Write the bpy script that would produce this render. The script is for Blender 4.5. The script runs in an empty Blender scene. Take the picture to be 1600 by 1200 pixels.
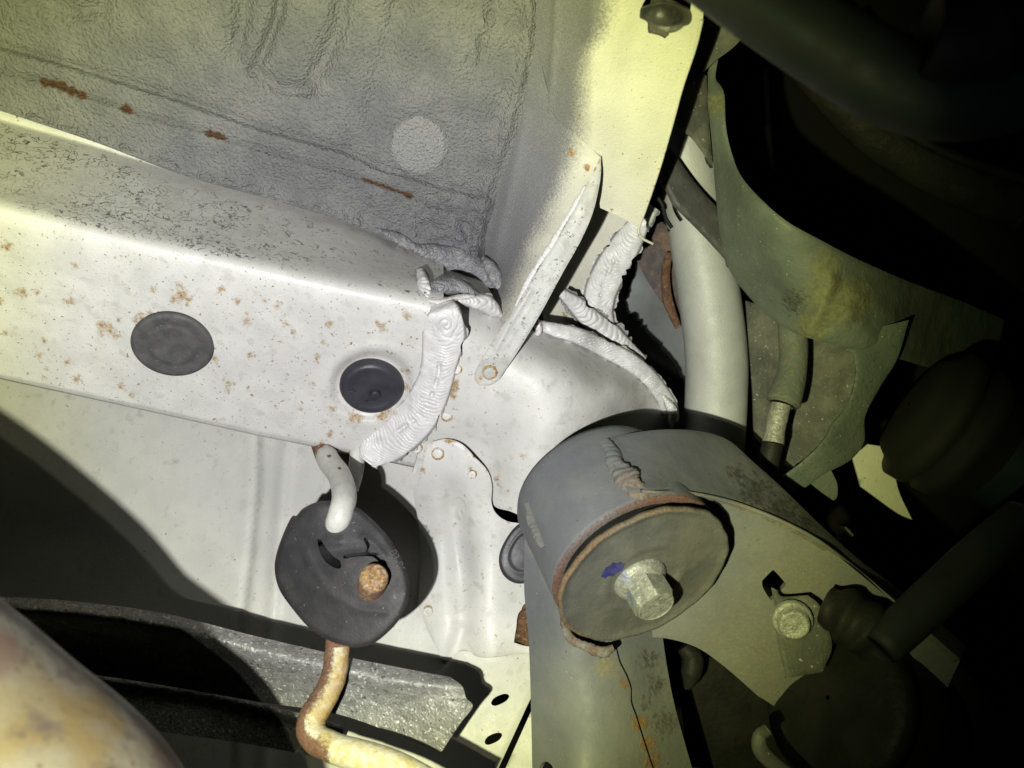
import bpy, math, random
import numpy as np
from mathutils import Matrix, Vector
from mathutils.geometry import delaunay_2d_cdt

rng = np.random.default_rng(7)
random.seed(7)
scene = bpy.context.scene

# ------------------------------------------------------------------ camera
F = 1232.0                       # focal length in photo pixels (1600 wide)
PITCH = math.radians(48)         # lying beside the car, looking up under it
CAM = Matrix.Translation((0, 0, 0.28)) @ Matrix.Rotation(math.pi / 2 + PITCH, 4, 'X')
cam_data = bpy.data.cameras.new('camera')
cam = bpy.data.objects.new('camera', cam_data)
scene.collection.objects.link(cam)
cam.matrix_world = CAM
cam_data.sensor_width = 36
cam_data.lens = 36 * F / 1600
cam_data.clip_start = 0.005
cam_data.clip_end = 50
cam_data.dof.use_dof = True
cam_data.dof.focus_distance = 0.385
cam_data.dof.aperture_fstop = 11
scene.camera = cam

# ------------------------------------------------------------------ world: night-dark under the car
world = bpy.data.worlds.new('World')
scene.world = world
world.use_nodes = True
world.node_tree.nodes['Background'].inputs[0].default_value = (0.55, 0.62, 0.75, 1)
world.node_tree.nodes['Background'].inputs[1].default_value = 0.002

# ------------------------------------------------------------------ hand torch: two small LEDs left of and below the lens
def torch(name, off, aim_px, power, radius):
    ld = bpy.data.lights.new(name, 'SPOT')
    ld.energy = power
    ld.spot_size = math.radians(170)
    ld.spot_blend = 0.0
    ld.shadow_soft_size = radius
    ld.use_nodes = True
    nt = ld.node_tree
    for n in list(nt.nodes):
        nt.nodes.remove(n)
    out = nt.nodes.new('ShaderNodeOutputLight')
    em = nt.nodes.new('ShaderNodeEmission')
    tc = nt.nodes.new('ShaderNodeTexCoord')
    sep = nt.nodes.new('ShaderNodeSeparateXYZ')
    ab = nt.nodes.new('ShaderNodeMath'); ab.operation = 'ABSOLUTE'
    ac = nt.nodes.new('ShaderNodeMath'); ac.operation = 'ARCCOSINE'
    dv = nt.nodes.new('ShaderNodeMath'); dv.operation = 'MULTIPLY'
    dv.inputs[1].default_value = 1 / math.radians(60)
    rp = nt.nodes.new('ShaderNodeValToRGB')
    el = rp.color_ramp.elements
    stops = [(0, (.66, .655, .66)), (8, (.66, .655, .65)), (14, (.70, .70, .675)), (19, (.80, .80, .71)), (24.5, (.85, .86, .52)),
             (29, (.73, .75, .33)), (33, (.43, .455, .165)), (37, (.13, .145, .055)), (42, (.010, .013, .011)), (60, (.007, .009, .010))]
    while len(el) > 1:
        el.remove(el[0])
    el[0].position = 0
    el[0].color = (*stops[0][1], 1)
    for a, c in stops[1:]:
        e = el.new(a / 60)
        e.color = (*c, 1)
    L = nt.links.new
    L(tc.outputs['Normal'], sep.inputs[0]); L(sep.outputs[2], ab.inputs[0]); L(ab.outputs[0], ac.inputs[0])
    L(ac.outputs[0], dv.inputs[0]); L(dv.outputs[0], rp.inputs[0]); L(rp.outputs[0], em.inputs[0]); L(em.outputs[0], out.inputs[0])
    o = bpy.data.objects.new(name, ld)
    scene.collection.objects.link(o)
    p = Vector(off)
    t = Vector(((aim_px[0] - 800) / F * .4, (600 - aim_px[1]) / F * .4, -.4))
    q = (t - p).to_track_quat('-Z', 'Y')
    o.matrix_world = CAM @ Matrix.LocRotScale(p, q, None)
    return o

torch('torch_light', (-0.058, -0.045, 0.02), (575, 600), 12.2, 0.0024)
torch('torch_light_second', (-0.049, -0.037, 0.02), (575, 600), 0.6, 0.0014)

scene.view_settings.view_transform = 'Standard'
scene.view_settings.look = 'None'
scene.view_settings.exposure = 0.0
scene.view_settings.gamma = 1.0
scene.cycles.max_bounces = 4
scene.cycles.diffuse_bounces = 1
scene.cycles.use_adaptive_sampling = True

# ------------------------------------------------------------------ geometry helpers (camera frame: x right, y up, z = -depth, metres)
R3 = np.array(CAM.to_3x3()); T3 = np.array(CAM.translation)

def C(px, py, d):
    px, py, d = np.broadcast_arrays(np.asarray(px, float), np.asarray(py, float), np.asarray(d, float))
    return np.stack([(px - 800) / F * d, (600 - py) / F * d, -d], -1)

def pix(v):
    d = -v[:, 2]
    return 800 + v[:, 0] / d * F, 600 - v[:, 1] / d * F

def W(v):
    return v @ R3.T + T3

ROOT = {}

def thing(name, label, cat, at, group=None):
    o = bpy.data.objects.new(name, None)
    o.empty_display_size = 0.01
    scene.collection.objects.link(o)
    loc = W(C(*at))
    o.location = loc
    ROOT[o.name] = loc
    o['label'] = label; o['category'] = cat
    if group: o['group'] = group
    return o

def mkobj(name, v, faces, mat, parent=None, attrs=None, label=None, cat=None, kind=None, group=None, smooth=True, sharp=None):
    """one mesh object from camera-frame vertices; PARENT: an Empty made by thing() or one of its parts"""
    w = W(np.asarray(v, float))
    if parent is None:
        loc = w.mean(0)
    else:
        loc = ROOT[parent.name]
    me = bpy.data.meshes.new(name)
    me.from_pydata((w - loc).tolist(), [], [tuple(int(i) for i in f) for f in faces])
    if smooth:
        me.shade_smooth()
    for k, a in (attrs or {}).items():
        at = me.attributes.new(k, 'FLOAT', 'POINT')
        at.data.foreach_set('value', np.asarray(a, np.float32))
    me.materials.append(mat)
    o = bpy.data.objects.new(name, me)
    scene.collection.objects.link(o)
    ROOT[o.name] = loc
    if parent is None:
        o.location = loc
    else:
        o.parent = parent
    if sharp:
        try:
            me.set_sharp_from_angle(angle=math.radians(sharp))
        except Exception:
            pass
    if label: o['label'] = label
    if cat: o['category'] = cat
    if kind: o['kind'] = kind
    if group: o['group'] = group
    return o

def crm(pts, n):
    """open Catmull-Rom through PTS, N samples evenly along the parameter"""
    p = np.asarray(pts, float)
    if len(p) == 2:
        t = np.linspace(0, 1, n)[:, None]
        return p[0] * (1 - t) + p[1] * t
    q = np.vstack([2 * p[0] - p[1], p, 2 * p[-1] - p[-2]])
    seg = np.linalg.norm(np.diff(p[:, :2], axis=0), axis=1) if p.shape[1] > 1 else np.ones(len(p) - 1)
    seg = np.maximum(seg, 1e-9)
    cum = np.concatenate([[0], np.cumsum(seg)])
    s = np.linspace(0, cum[-1], n)
    i = np.clip(np.searchsorted(cum, s, side='right') - 1, 0, len(p) - 2)
    t = ((s - cum[i]) / seg[i])[:, None]
    a, b, c, d = q[i], q[i + 1], q[i + 2], q[i + 3]
    return .5 * ((2 * b) + (c - a) * t + (2 * a - 5 * b + 4 * c - d) * t ** 2 + (3 * b - a - 3 * c + d) * t ** 3)

def outline_curve(pts, step):
    """closed outline; a point with a third entry is a sharp corner, the rest are smoothed"""
    pts = [tuple(p) for p in pts]
    n = len(pts)
    corners = [i for i, p in enumerate(pts) if len(p) > 2]
    xy = np.array([p[:2] for p in pts], float)
    if not corners:
        ext = np.vstack([xy[-2:], xy, xy[:3]])
        L = np.linalg.norm(np.diff(ext, axis=0), axis=1)
        c = crm(ext, max(12, int(L.sum() / step * 3)))
        cum = np.concatenate([[0], np.cumsum(L)])
        s = np.linspace(0, cum[-1], len(c))
        c = c[(s >= cum[2]) & (s < cum[2 + n] - 1e-6)]
        d = np.concatenate([[0], np.cumsum(np.linalg.norm(np.diff(np.vstack([c, c[:1]]), axis=0), axis=1))])
        k = max(6, int(d[-1] / step))
        ss = np.linspace(0, d[-1], k, endpoint=False)
        cc = np.vstack([c, c[:1]])
        return np.stack([np.interp(ss, d, cc[:, 0]), np.interp(ss, d, cc[:, 1])], -1)
    out = []
    for j, a in enumerate(corners):
        b = corners[(j + 1) % len(corners)]
        idx = [a]
        while True:
            idx.append((idx[-1] + 1) % n)
            if idx[-1] == b:
                break
        seg = xy[idx]
        L = np.linalg.norm(np.diff(seg, axis=0), axis=1).sum()
        c = crm(seg, max(2, int(L / step) + 1))
        out.append(c[:-1])
    return np.vstack(out)

def inside(px, py, poly):
    r = np.zeros(px.shape, bool)
    x0, y0 = poly[:, 0], poly[:, 1]
    x1, y1 = np.roll(x0, -1), np.roll(y0, -1)
    for a, b, c, d in zip(x0, y0, x1, y1):
        if b == d: continue
        m = ((b > py) != (d > py)) & (px < (c - a) * (py - b) / (d - b) + a)
        r ^= m
    return r

def dseg(px, py, poly, closed=False):
    """distance to a polyline, the fraction along it of the nearest point, and the side (sign)"""
    p = np.asarray(poly, float)
    if closed: p = np.vstack([p, p[:1]])
    best = np.full(px.shape, 1e9); par = np.zeros(px.shape); side = np.zeros(px.shape)
    L = np.linalg.norm(np.diff(p, axis=0), axis=1); tot = L.sum(); acc = 0
    for i in range(len(p) - 1):
        a, b = p[i], p[i + 1]
        v = b - a; l2 = max((v * v).sum(), 1e-9)
        t = np.clip(((px - a[0]) * v[0] + (py - a[1]) * v[1]) / l2, 0, 1)
        dx, dy = px - a[0] - t * v[0], py - a[1] - t * v[1]
        d = np.hypot(dx, dy)
        m = d < best
        best = np.where(m, d, best); par = np.where(m, (acc + t * L[i]) / tot, par)
        side = np.where(m, np.sign(v[0] * (py - a[1]) - v[1] * (px - a[0])), side)
        acc += L[i]
    return best, par, side

def tps(ctrl):
    """smooth depth field through (px, py, depth) points"""
    c = np.asarray(ctrl, float); n = len(c)
    if n == 3:
        A = np.c_[np.ones(3), c[:, :2]]; k = np.linalg.solve(A, c[:, 2])
        return lambda x, y: k[0] + k[1] * x + k[2] * y
    s = 100.0
    X = c[:, :2] / s
    def U(r2):
        return np.where(r2 > 1e-12, r2 * np.log(np.maximum(r2, 1e-12)), 0)
    K = U(((X[:, None] - X[None]) ** 2).sum(-1)) + 1e-6 * np.eye(n)
    Pm = np.c_[np.ones(n), X]
    A = np.zeros((n + 3, n + 3)); A[:n, :n] = K; A[:n, n:] = Pm; A[n:, :n] = Pm.T
    w = np.linalg.solve(A, np.concatenate([c[:, 2], [0, 0, 0]]))
    def f(x, y):
        x = np.asarray(x, float) / s; y = np.asarray(y, float) / s
        r2 = (x[..., None] - X[:, 0]) ** 2 + (y[..., None] - X[:, 1]) ** 2
        return U(r2) @ w[:n] + w[n] + w[n + 1] * x + w[n + 2] * y
    return f

def ss(a, b, x):
    t = np.clip((x - a) / (b - a), 0, 1)
    return t * t * (3 - 2 * t)

def vnoise(x, y, s, seed=0):
    """smooth value noise in [-1,1], cell S pixels"""
    r = np.random.default_rng(seed).uniform(-1, 1, (64, 64))
    x = np.asarray(x) / s + 17.3; y = np.asarray(y) / s + 9.1
    i = np.floor(x).astype(int); j = np.floor(y).astype(int)
    u = x - i; v = y - j; u = u * u * (3 - 2 * u); v = v * v * (3 - 2 * v)
    g = lambda a, b: r[a % 64, b % 64]
    return (g(i, j) * (1 - u) + g(i + 1, j) * u) * (1 - v) + (g(i, j + 1) * (1 - u) + g(i + 1, j + 1) * u) * v

def blobs(px, py, lst):
    m = np.zeros(px.shape)
    for b in lst:
        x, y, r = b[:3]; st = b[3] if len(b) > 3 else 1.0
        d2 = ((px - x) ** 2 + (py - y) ** 2) / (r * r)
        m = np.maximum(m, st * np.exp(-d2 * .9))
    return m

def vnormals(v, tri):
    n = np.zeros_like(v)
    a, b, c = v[tri[:, 0]], v[tri[:, 1]], v[tri[:, 2]]
    fn = np.cross(b - a, c - a)
    for k in range(3):
        np.add.at(n, tri[:, k], fn)
    n /= np.maximum(np.linalg.norm(n, axis=1), 1e-12)[:, None]
    return n

def patch(name, outline, depth, mat, parent=None, holes=(), step=6, thick=.0012, relief=None, attrs=None,
          roll=0, rolld=.002, curve=None, **kw):
    """sheet metal: an outline in photo pixels carried to its depth in space, dense, with real thickness and rim"""
    oc = outline_curve(outline, step)
    hc = [outline_curve(h, min(step, 4)) for h in holes]
    x0, y0 = oc.min(0); x1, y1 = oc.max(0)
    gx, gy = np.meshgrid(np.arange(x0, x1, step), np.arange(y0, y1, step * .87))
    gx = gx + (np.arange(gx.shape[0]) % 2)[:, None] * step / 2
    gx, gy = gx.ravel(), gy.ravel()
    m = inside(gx, gy, oc)
    gx, gy = gx[m], gy[m]
    dmin = dseg(gx, gy, oc, True)[0]
    for h in hc:
        dmin = np.minimum(dmin, dseg(gx, gy, h, True)[0])
        dmin[inside(gx, gy, h)] = 0
    m = dmin > step * .55
    gx, gy = gx[m], gy[m]
    loops = [oc] + hc
    P = [l for l in loops] + [np.stack([gx, gy], -1)]
    allp = np.vstack(P)
    edges = []; off = 0
    for l in loops:
        n = len(l)
        edges += [(off + i, off + (i + 1) % n) for i in range(n)]
        off += n
    res = delaunay_2d_cdt([Vector(p) for p in allp.tolist()], edges, [], 0, 1e-5)
    vv = np.array([tuple(p) for p in res[0]]); tri = np.array([f for f in res[2] if len(f) == 3])
    cx, cy = vv[tri].mean(1).T
    keep = inside(cx, cy, oc)
    for h in hc:
        keep &= ~inside(cx, cy, h)
    tri = tri[keep]
    px, py = vv[:, 0], vv[:, 1]
    d = depth(px, py) + np.zeros_like(px)
    if relief is not None:
        d = d - relief(px, py)
    if roll:
        e = dseg(px, py, oc, True)[0]
        t = np.clip(1 - e / roll, 0, 1)
        d = d + rolld * (1 - np.sqrt(np.maximum(1 - t * t, 0)))
    v = C(px, py, d)
    nrm = vnormals(v, tri)
    flip = (nrm[tri].sum(1) * -v[tri].mean(1)).sum(1) < 0
    tri[flip] = tri[flip][:, ::-1]
    nrm = vnormals(v, tri)
    back = v - nrm * thick
    N = len(v)
    # boundary edges
    e = {}
    for a, b, c in tri.tolist():
        for q in ((a, b), (b, c), (c, a)):
            e[q] = 1
    bd = [q for q in e if (q[1], q[0]) not in e]
    verts = [v, back]; faces = tri.tolist() + (tri[:, ::-1] + N).tolist()
    ids = sorted({i for q in bd for i in q}); mp = {i: k for k, i in enumerate(ids)}; K = len(ids)
    verts += [v[ids], back[ids]]
    for a, b in bd:
        faces.append((2 * N + mp[b], 2 * N + mp[a], 2 * N + K + mp[a], 2 * N + K + mp[b]))
    allv = np.vstack(verts)
    at = {}
    for k, fn in (attrs or {}).items():
        base = np.asarray(fn(px, py), float) + np.zeros(N)
        at[k] = np.concatenate([base, base, base[ids], base[ids]])
    return mkobj(name, allv, faces, mat, parent, at, **kw)

def frames(p):
    t = np.gradient(p, axis=0)
    t /= np.maximum(np.linalg.norm(t, axis=1), 1e-12)[:, None]
    view = -p / np.linalg.norm(p, axis=1)[:, None]
    side = np.cross(t, view); side /= np.maximum(np.linalg.norm(side, axis=1), 1e-9)[:, None]
    up = np.cross(side, t)
    return t, side, up

def tube(name, path, rad, mat, parent=None, n=120, m=24, flat=1.0, mod=None, shift=None, attrs=None, cap=True, **kw):
    """PATH of (px, py, depth); RAD metres (number or list along it); FLAT: height of the section over its width"""
    c = crm(np.asarray(path, float), n)
    p = C(c[:, 0], c[:, 1], c[:, 2])
    rad = np.atleast_1d(np.asarray(rad, float))
    r = np.interp(np.linspace(0, 1, n), np.linspace(0, 1, len(rad)), rad)
    t, side, up = frames(p)
    th = np.linspace(0, 2 * np.pi, m, endpoint=False)
    S, TH = np.meshgrid(np.linspace(0, 1, n), th, indexing='ij')
    k = np.ones_like(S) if mod is None else mod(S, TH)
    rr = r[:, None] * k
    v = p[:, None] + side[:, None] * (rr * np.cos(TH))[..., None] + up[:, None] * (rr * flat * np.sin(TH))[..., None]
    if shift is not None:
        v = v + t[:, None] * shift(S, TH)[..., None]
    v = v.reshape(-1, 3)
    i, j = np.meshgrid(np.arange(n - 1), np.arange(m), indexing='ij')
    j2 = (j + 1) % m
    faces = np.stack([i * m + j, (i + 1) * m + j, (i + 1) * m + j2, i * m + j2], -1).reshape(-1, 4).tolist()
    if cap:
        v = np.vstack([v, p[:1], p[-1:]])
        N = n * m
        faces += [(N, (q + 1) % m, q) for q in range(m)]
        faces += [(N + 1, (n - 1) * m + q, (n - 1) * m + (q + 1) % m) for q in range(m)]
    faces = [tuple(reversed(f)) for f in faces]
    at = {}
    for kk, fn in (attrs or {}).items():
        a = fn(S, TH).ravel()
        at[kk] = np.concatenate([a, a[:1], a[-1:]]) if cap else a
    return mkobj(name, v, faces, mat, parent, at, **kw)

def lathe(name, c, axis, prof, mat, parent=None, n=64, ref=None, mod=None, attrs=None, hexr=False, **kw):
    """profile of (along axis, radius) turned about AXIS through the camera-frame point C"""
    a = np.asarray(axis, float); a /= np.linalg.norm(a)
    u = np.cross(a, [0, 0, 1.0] if ref is None else ref); u /= np.linalg.norm(u)
    w = np.cross(a, u)
    prof = np.asarray(prof, float); k = len(prof)
    th = np.linspace(0, 2 * np.pi, n, endpoint=False)
    T, TH = np.meshgrid(np.arange(k), th, indexing='ij')
    r = prof[:, 1][:, None] * np.ones_like(TH)
    z = prof[:, 0][:, None] * np.ones_like(TH)
    if mod is not None:
        r, z = mod(r, z, TH, T)
    v = np.asarray(c)[None, None] + a * z[..., None] + u * (r * np.cos(TH))[..., None] + w * (r * np.sin(TH))[..., None]
    i, j = np.meshgrid(np.arange(k - 1), np.arange(n), indexing='ij'); j2 = (j + 1) % n
    faces = np.stack([i * n + j, (i + 1) * n + j, (i + 1) * n + j2, i * n + j2], -1).reshape(-1, 4)
    # normals outwards: for an outline that runs towards +axis
    faces = faces[:, ::-1].tolist()
    at = {kk: fn(r, z, TH).ravel() for kk, fn in (attrs or {}).items()}
    return mkobj(name, v.reshape(-1, 3), faces, mat, parent, at, **kw)

# ------------------------------------------------------------------ procedural materials
class NB:
    def __init__(s, name):
        s.m = bpy.data.materials.new(name); s.m.use_nodes = True
        s.t = s.m.node_tree; s.n = s.t.nodes
        s.b = s.n['Principled BSDF']
        s.tc = s.n.new('ShaderNodeTexCoord')
    def L(s, a, b):
        s.t.links.new(a, b)
    def noise(s, scale, detail=3, rough=.55, stretch=None, dist=0.0, off=(0, 0, 0)):
        mp = s.n.new('ShaderNodeMapping')
        mp.inputs['Scale'].default_value = stretch or (1, 1, 1)
        mp.inputs['Location'].default_value = off
        s.L(s.tc.outputs['Object'], mp.inputs[0])
        x = s.n.new('ShaderNodeTexNoise')
        x.inputs['Scale'].default_value = scale; x.inputs['Detail'].default_value = detail
        x.inputs['Roughness'].default_value = rough; x.inputs['Distortion'].default_value = dist
        s.L(mp.outputs[0], x.inputs['Vector'])
        return x.outputs[0]
    def vor(s, scale, feature='F1', rand=1.0):
        x = s.n.new('ShaderNodeTexVoronoi'); x.feature = feature
        x.inputs['Scale'].default_value = scale; x.inputs['Randomness'].default_value = rand
        s.L(s.tc.outputs['Object'], x.inputs['Vector'])
        return x.outputs['Distance']
    def attr(s, name):
        a = s.n.new('ShaderNodeAttribute'); a.attribute_name = name
        return a.outputs['Fac']
    def op(s, o, a, b=None, c=None):
        x = s.n.new('ShaderNodeMath'); x.operation = o
        for i, q in enumerate((a, b, c)):
            if q is None: continue
            if isinstance(q, (int, float)): x.inputs[i].default_value = q
            else: s.L(q, x.inputs[i])
        return x.outputs[0]
    def step(s, v, lo, hi, to0=0.0, to1=1.0):
        x = s.n.new('ShaderNodeMapRange'); x.interpolation_type = 'SMOOTHSTEP'
        for i, q in enumerate((v, lo, hi, to0, to1)):
            if isinstance(q, (int, float)): x.inputs[i].default_value = q
            else: s.L(q, x.inputs[i])
        return x.outputs[0]
    def mix(s, f, a, b, blend='MIX'):
        x = s.n.new('ShaderNodeMix'); x.data_type = 'RGBA'; x.blend_type = blend
        for i, q in ((0, f), (6, a), (7, b)):
            if isinstance(q, (int, float)): x.inputs[i].default_value = q
            elif isinstance(q, tuple): x.inputs[i].default_value = (*q, 1)
            else: s.L(q, x.inputs[i])
        return x.outputs[2]

def paint(name, col, var=None, rough=.5, rvar=0.12, metal=0.0, spec=.35, bumps=(), specks=(), layers=(), scr=None, coat=0.0, micro=.06):
    """VAR (colour2, scale, lo, hi); BUMPS (kind, scale, metres); SPECKS (scale, lo, hi, colour); LAYERS (attribute, colA, colB, noise scale, gain, roughness)"""
    s = NB(name)
    c = col
    if var:
        c = s.mix(s.step(s.noise(var[1], 4, .6), var[2], var[3]), col, var[0])
    if micro:
        g = s.step(s.noise(2600, 2, .6), .3, .7, 1 - micro, 1 + micro)
        cb = s.n.new('ShaderNodeVectorMath'); cb.operation = 'SCALE'
        if isinstance(c, tuple): cb.inputs[0].default_value = c
        else: s.L(c, cb.inputs[0])
        s.L(g, cb.inputs['Scale']); c = cb.outputs[0]
    ro = s.step(s.noise(140, 4, .6, off=(3, 1, 2)), .25, .75, rough - rvar, rough + rvar)
    me = metal
    if scr:   # short curled scratches where the attribute says so
        n1 = s.noise(scr[1], 2, .5, off=(7, 2, 4), dist=.6)
        ln = s.step(s.op('ABSOLUTE', s.op('SUBTRACT', n1, .5)), 0.004, scr[2], 1, 0)
        mk = s.step(s.op('ADD', s.noise(scr[1] * .55, 3, .6, off=(1, 8, 3)), s.op('MULTIPLY', s.op('SUBTRACT', s.attr(scr[0]), .5), .35)), .56, .62)
        c = s.mix(s.op('MULTIPLY', ln, mk), c, scr[3])
    for sp in specks:
        mk = s.step(s.noise(sp[0], sp[4] if len(sp) > 4 else 2, .5, off=(sp[0] % 5, 1, 2)), sp[1], sp[2])
        c = s.mix(mk, c, sp[3])
    hsum = None
    for ly in layers:
        an, ca, cb_, ns, gain, lr = ly[:6]
        edge = ly[6] if len(ly) > 6 else .12
        nz = s.noise(ns, 5, .65, off=(2, 5, ns % 3))
        v = s.op('ADD', s.attr(an), s.op('MULTIPLY', s.op('SUBTRACT', nz, .5), gain))
        mk = s.step(v, .5 - edge, .5 + edge)
        cc = s.mix(s.step(s.noise(ns * 1.7, 4, .6, off=(9, 1, 1)), .36, .64), ca, cb_)
        c = s.mix(mk, c, cc)
        x = s.n.new('ShaderNodeMix'); x.data_type = 'FLOAT'
        s.L(mk, x.inputs[0]); s.L(ro, x.inputs[2]) if not isinstance(ro, float) else None
        x.inputs[3].default_value = lr; ro = x.outputs[0]
        if metal:
            x = s.n.new('ShaderNodeMix'); x.data_type = 'FLOAT'
            s.L(mk, x.inputs[0])
            if isinstance(me, float): x.inputs[2].default_value = me
            else: s.L(me, x.inputs[2])
            x.inputs[3].default_value = 0; me = x.outputs[0]
        if lr > .75:
            hh = s.op('MULTIPLY', mk, s.op('MULTIPLY', nz, .00035))
            hsum = hh if hsum is None else s.op('ADD', hsum, hh)
    for kind, sc, am in bumps:
        if kind == 'n': q = s.noise(sc, 3, .55, off=(4, 4, sc % 7))
        elif kind == 'v': q = s.op('SUBTRACT', 1.0, s.vor(sc, 'SMOOTH_F1'))
        elif kind == 'w': q = s.step(s.op('ABSOLUTE', s.op('SUBTRACT', s.noise(sc, 2, .5, off=(3, 1, 7), dist=.8), .5)), 0, .12)
        hh = s.op('MULTIPLY', q, am)
        hsum = hh if hsum is None else s.op('ADD', hsum, hh)
    if hsum is not None:
        bp = s.n.new('ShaderNodeBump'); bp.inputs['Strength'].default_value = 1; bp.inputs['Distance'].default_value = 1
        s.L(hsum, bp.inputs['Height']); s.L(bp.outputs[0], s.b.inputs['Normal'])
    if isinstance(c, tuple): s.b.inputs['Base Color'].default_value = (*c, 1)
    else: s.L(c, s.b.inputs['Base Color'])
    s.L(ro, s.b.inputs['Roughness'])
    if isinstance(me, float): s.b.inputs['Metallic'].default_value = me
    else: s.L(me, s.b.inputs['Metallic'])
    s.b.inputs['Specular IOR Level'].default_value = spec
    if coat: s.b.inputs['Coat Weight'].default_value = coat; s.b.inputs['Coat Roughness'].default_value = .25
    return s.m

RUST_A, RUST_B = (.21, .115, .04), (.45, .32, .15)
RUSTD_A, RUSTD_B = (.115, .045, .022), (.26, .12, .05)
GREYC = (.135, .135, .145)
WHITE = (.645, .638, .612)
WHITE2 = (.56, .557, .53)
FLEA = (1500, .735, .76, (.12, .11, .10))

M_white = paint('white_body_paint', WHITE, (WHITE2, 60, .35, .7), .42, .1, spec=.45,
                bumps=[('n', 900, .00012), ('n', 90, .0003)], specks=[(30, .46, .72, (.57, .565, .545)), (150, .56, .72, (.53, .52, .49)), (420, .69, .735, (.28, .21, .12)), (760, .70, .73, (.13, .115, .10)), (1300, .70, .73, (.2, .19, .175))],
                layers=[('coat', GREYC, (.26, .26, .27), 900, .9, .7, .3), ('rust', RUST_A, RUST_B, 620, 1.1, .74, .26)],
                scr=('scratch', 260, .040, (.12, .12, .125)))
M_inner = paint('primed_inner_panel', (.575, .57, .535), ((.50, .50, .475), 30, .35, .7), .5, .1,
                bumps=[('n', 700, .0001), ('n', 60, .0003)], specks=[(25, .46, .72, (.49, .495, .47)), (170, .58, .74, (.47, .47, .43)), (520, .72, .75, (.2, .17, .12)), (1100, .72, .75, (.25, .23, .2))],
                layers=[('rust', RUST_A, RUST_B, 420, .8, .85)])
M_cream = paint('cream_side_paint', (.60, .59, .50), ((.54, .53, .45), 50, .35, .7), .5, .1,
                bumps=[('n', 1300, .00028), ('n', 120, .0003)], specks=[(420, .72, .75, (.3, .24, .13)), (900, .72, .75, (.22, .2, .14))],
                layers=[('coat', GREYC, (.20, .20, .205), 1100, 1.0, .7, .35), ('rust', RUST_A, RUST_B, 420, .8, .85)])
M_coat = paint('grey_underseal', (.19, .193, .20), ((.255, .256, .252), 45, .35, .68), .55, .12, spec=.5,
               bumps=[('v', 720, .0014), ('n', 1250, .0013), ('n', 2400, .0006)],
               layers=[('wet', (.14, .14, .152), (.22, .22, .24), 160, .9, .38, .4), ('disc', (.36, .36, .36), (.29, .29, .29), 900, .2, .6),
                       ('white', (.62, .61, .50), (.56, .55, .45), 300, .3, .5), ('rust', (.055, .026, .012), (.15, .075, .028), 520, 1.3, .85, .24)])
M_seal = paint('white_seam_sealant', (.66, .655, .65), ((.58, .575, .57), 200, .35, .7), .42, .08, spec=.45,
               bumps=[('n', 800, .0001)], layers=[('dirt_shade', (.10, .095, .09), (.22, .21, .20), 1100, .8, .74, .22)], micro=.03)  # dark layer: grime, plus the shade painted at bead edges and groove
M_sealg = paint('grey_seam_sealant', (.27, .27, .28), ((.18, .18, .195), 260, .35, .7), .45, .08, spec=.45,
                bumps=[('n', 700, .0004), ('w', 300, .0003)])
M_plug = paint('grey_rubber_plug', (.062, .062, .066), ((.092, .089, .086), 180, .35, .7), .6, .1, bumps=[('n', 700, .00015)],
               specks=[(900, .70, .74, (.17, .16, .15))])
M_plugb = paint('black_rubber_plug', (.030, .030, .038), ((.044, .043, .053), 90, .35, .7), .42, .08, bumps=[('n', 900, .00006)])
M_rubber = paint('black_hanger_rubber', (.031, .030, .0315), ((.044, .043, .044), 120, .35, .7), .62, .1, bumps=[('n', 1200, .00018), ('n', 200, .0003)],
                 specks=[(620, .70, .74, (.14, .13, .12)), (300, .73, .80, (.11, .105, .10))],
                 layers=[('rust', (.10, .045, .025), (.16, .07, .04), 300, .6, .8)])
M_rod = paint('rusty_white_rod', (.60, .60, .55), ((.5, .5, .46), 160, .4, .7), .45, .1, bumps=[('n', 500, .0002)],
              layers=[('rust', RUSTD_A, RUSTD_B, 330, .75, .9, .16)])
M_rodyr = paint('rusted_hanger_rod', (.60, .58, .46), ((.52, .44, .22), 240, .4, .62), .42, .1, spec=.5, bumps=[('n', 600, .0004)],
                layers=[('yellow', (.46, .28, .06), (.34, .16, .04), 420, .6, .6, .2), ('rust', (.12, .062, .04), (.20, .105, .06), 700, .5, .92, .1)])
M_arm = paint('grey_chassis_enamel', (.122, .128, .140), ((.152, .158, .160), 40, .35, .7), .6, .1, spec=.28,
              bumps=[('n', 1100, .00008), ('n', 160, .0003)], specks=[(500, .74, .77, (.05, .05, .05)), (900, .75, .78, (.4, .4, .38))],
              layers=[('pit', (.04, .042, .045), (.075, .075, .07), 380, .9, .7), ('mud', (.155, .135, .10), (.20, .18, .13), 480, .8, .74, .3), ('rust', (.085, .045, .033), (.15, .085, .062), 750, .8, .9, .25),
                      ('orange', (.17, .075, .025), (.2, .145, .06), 380, 1.0, .85, .28)])
M_wash = paint('dull_steel_washer', (.095, .097, .092), ((.130, .127, .113), 70, .38, .66), .5, .1, spec=.45,
               bumps=[('n', 900, .0002), ('n', 150, .0004)], specks=[(600, .70, .74, (.2, .19, .16)), (260, .64, .74, (.13, .12, .085))], layers=[('blue', (.03, .03, .16), (.05, .05, .2), 500, .5, .6), ('rust', (.165, .125, .07), (.11, .065, .04), 700, .9, .9, .28)])
M_bolt = paint('zinc_plated_bolt', (.30, .305, .285), ((.20, .205, .19), 420, .42, .62), .45, .12, metal=.2, spec=.5,
               bumps=[('n', 800, .0004)], specks=[(650, .66, .70, (.5, .5, .48))],
               layers=[('blue', (.05, .09, .36), (.12, .2, .5), 700, 1.0, .6), ('rust', (.2, .1, .06), (.3, .16, .1), 500, .5, .85)])
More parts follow.
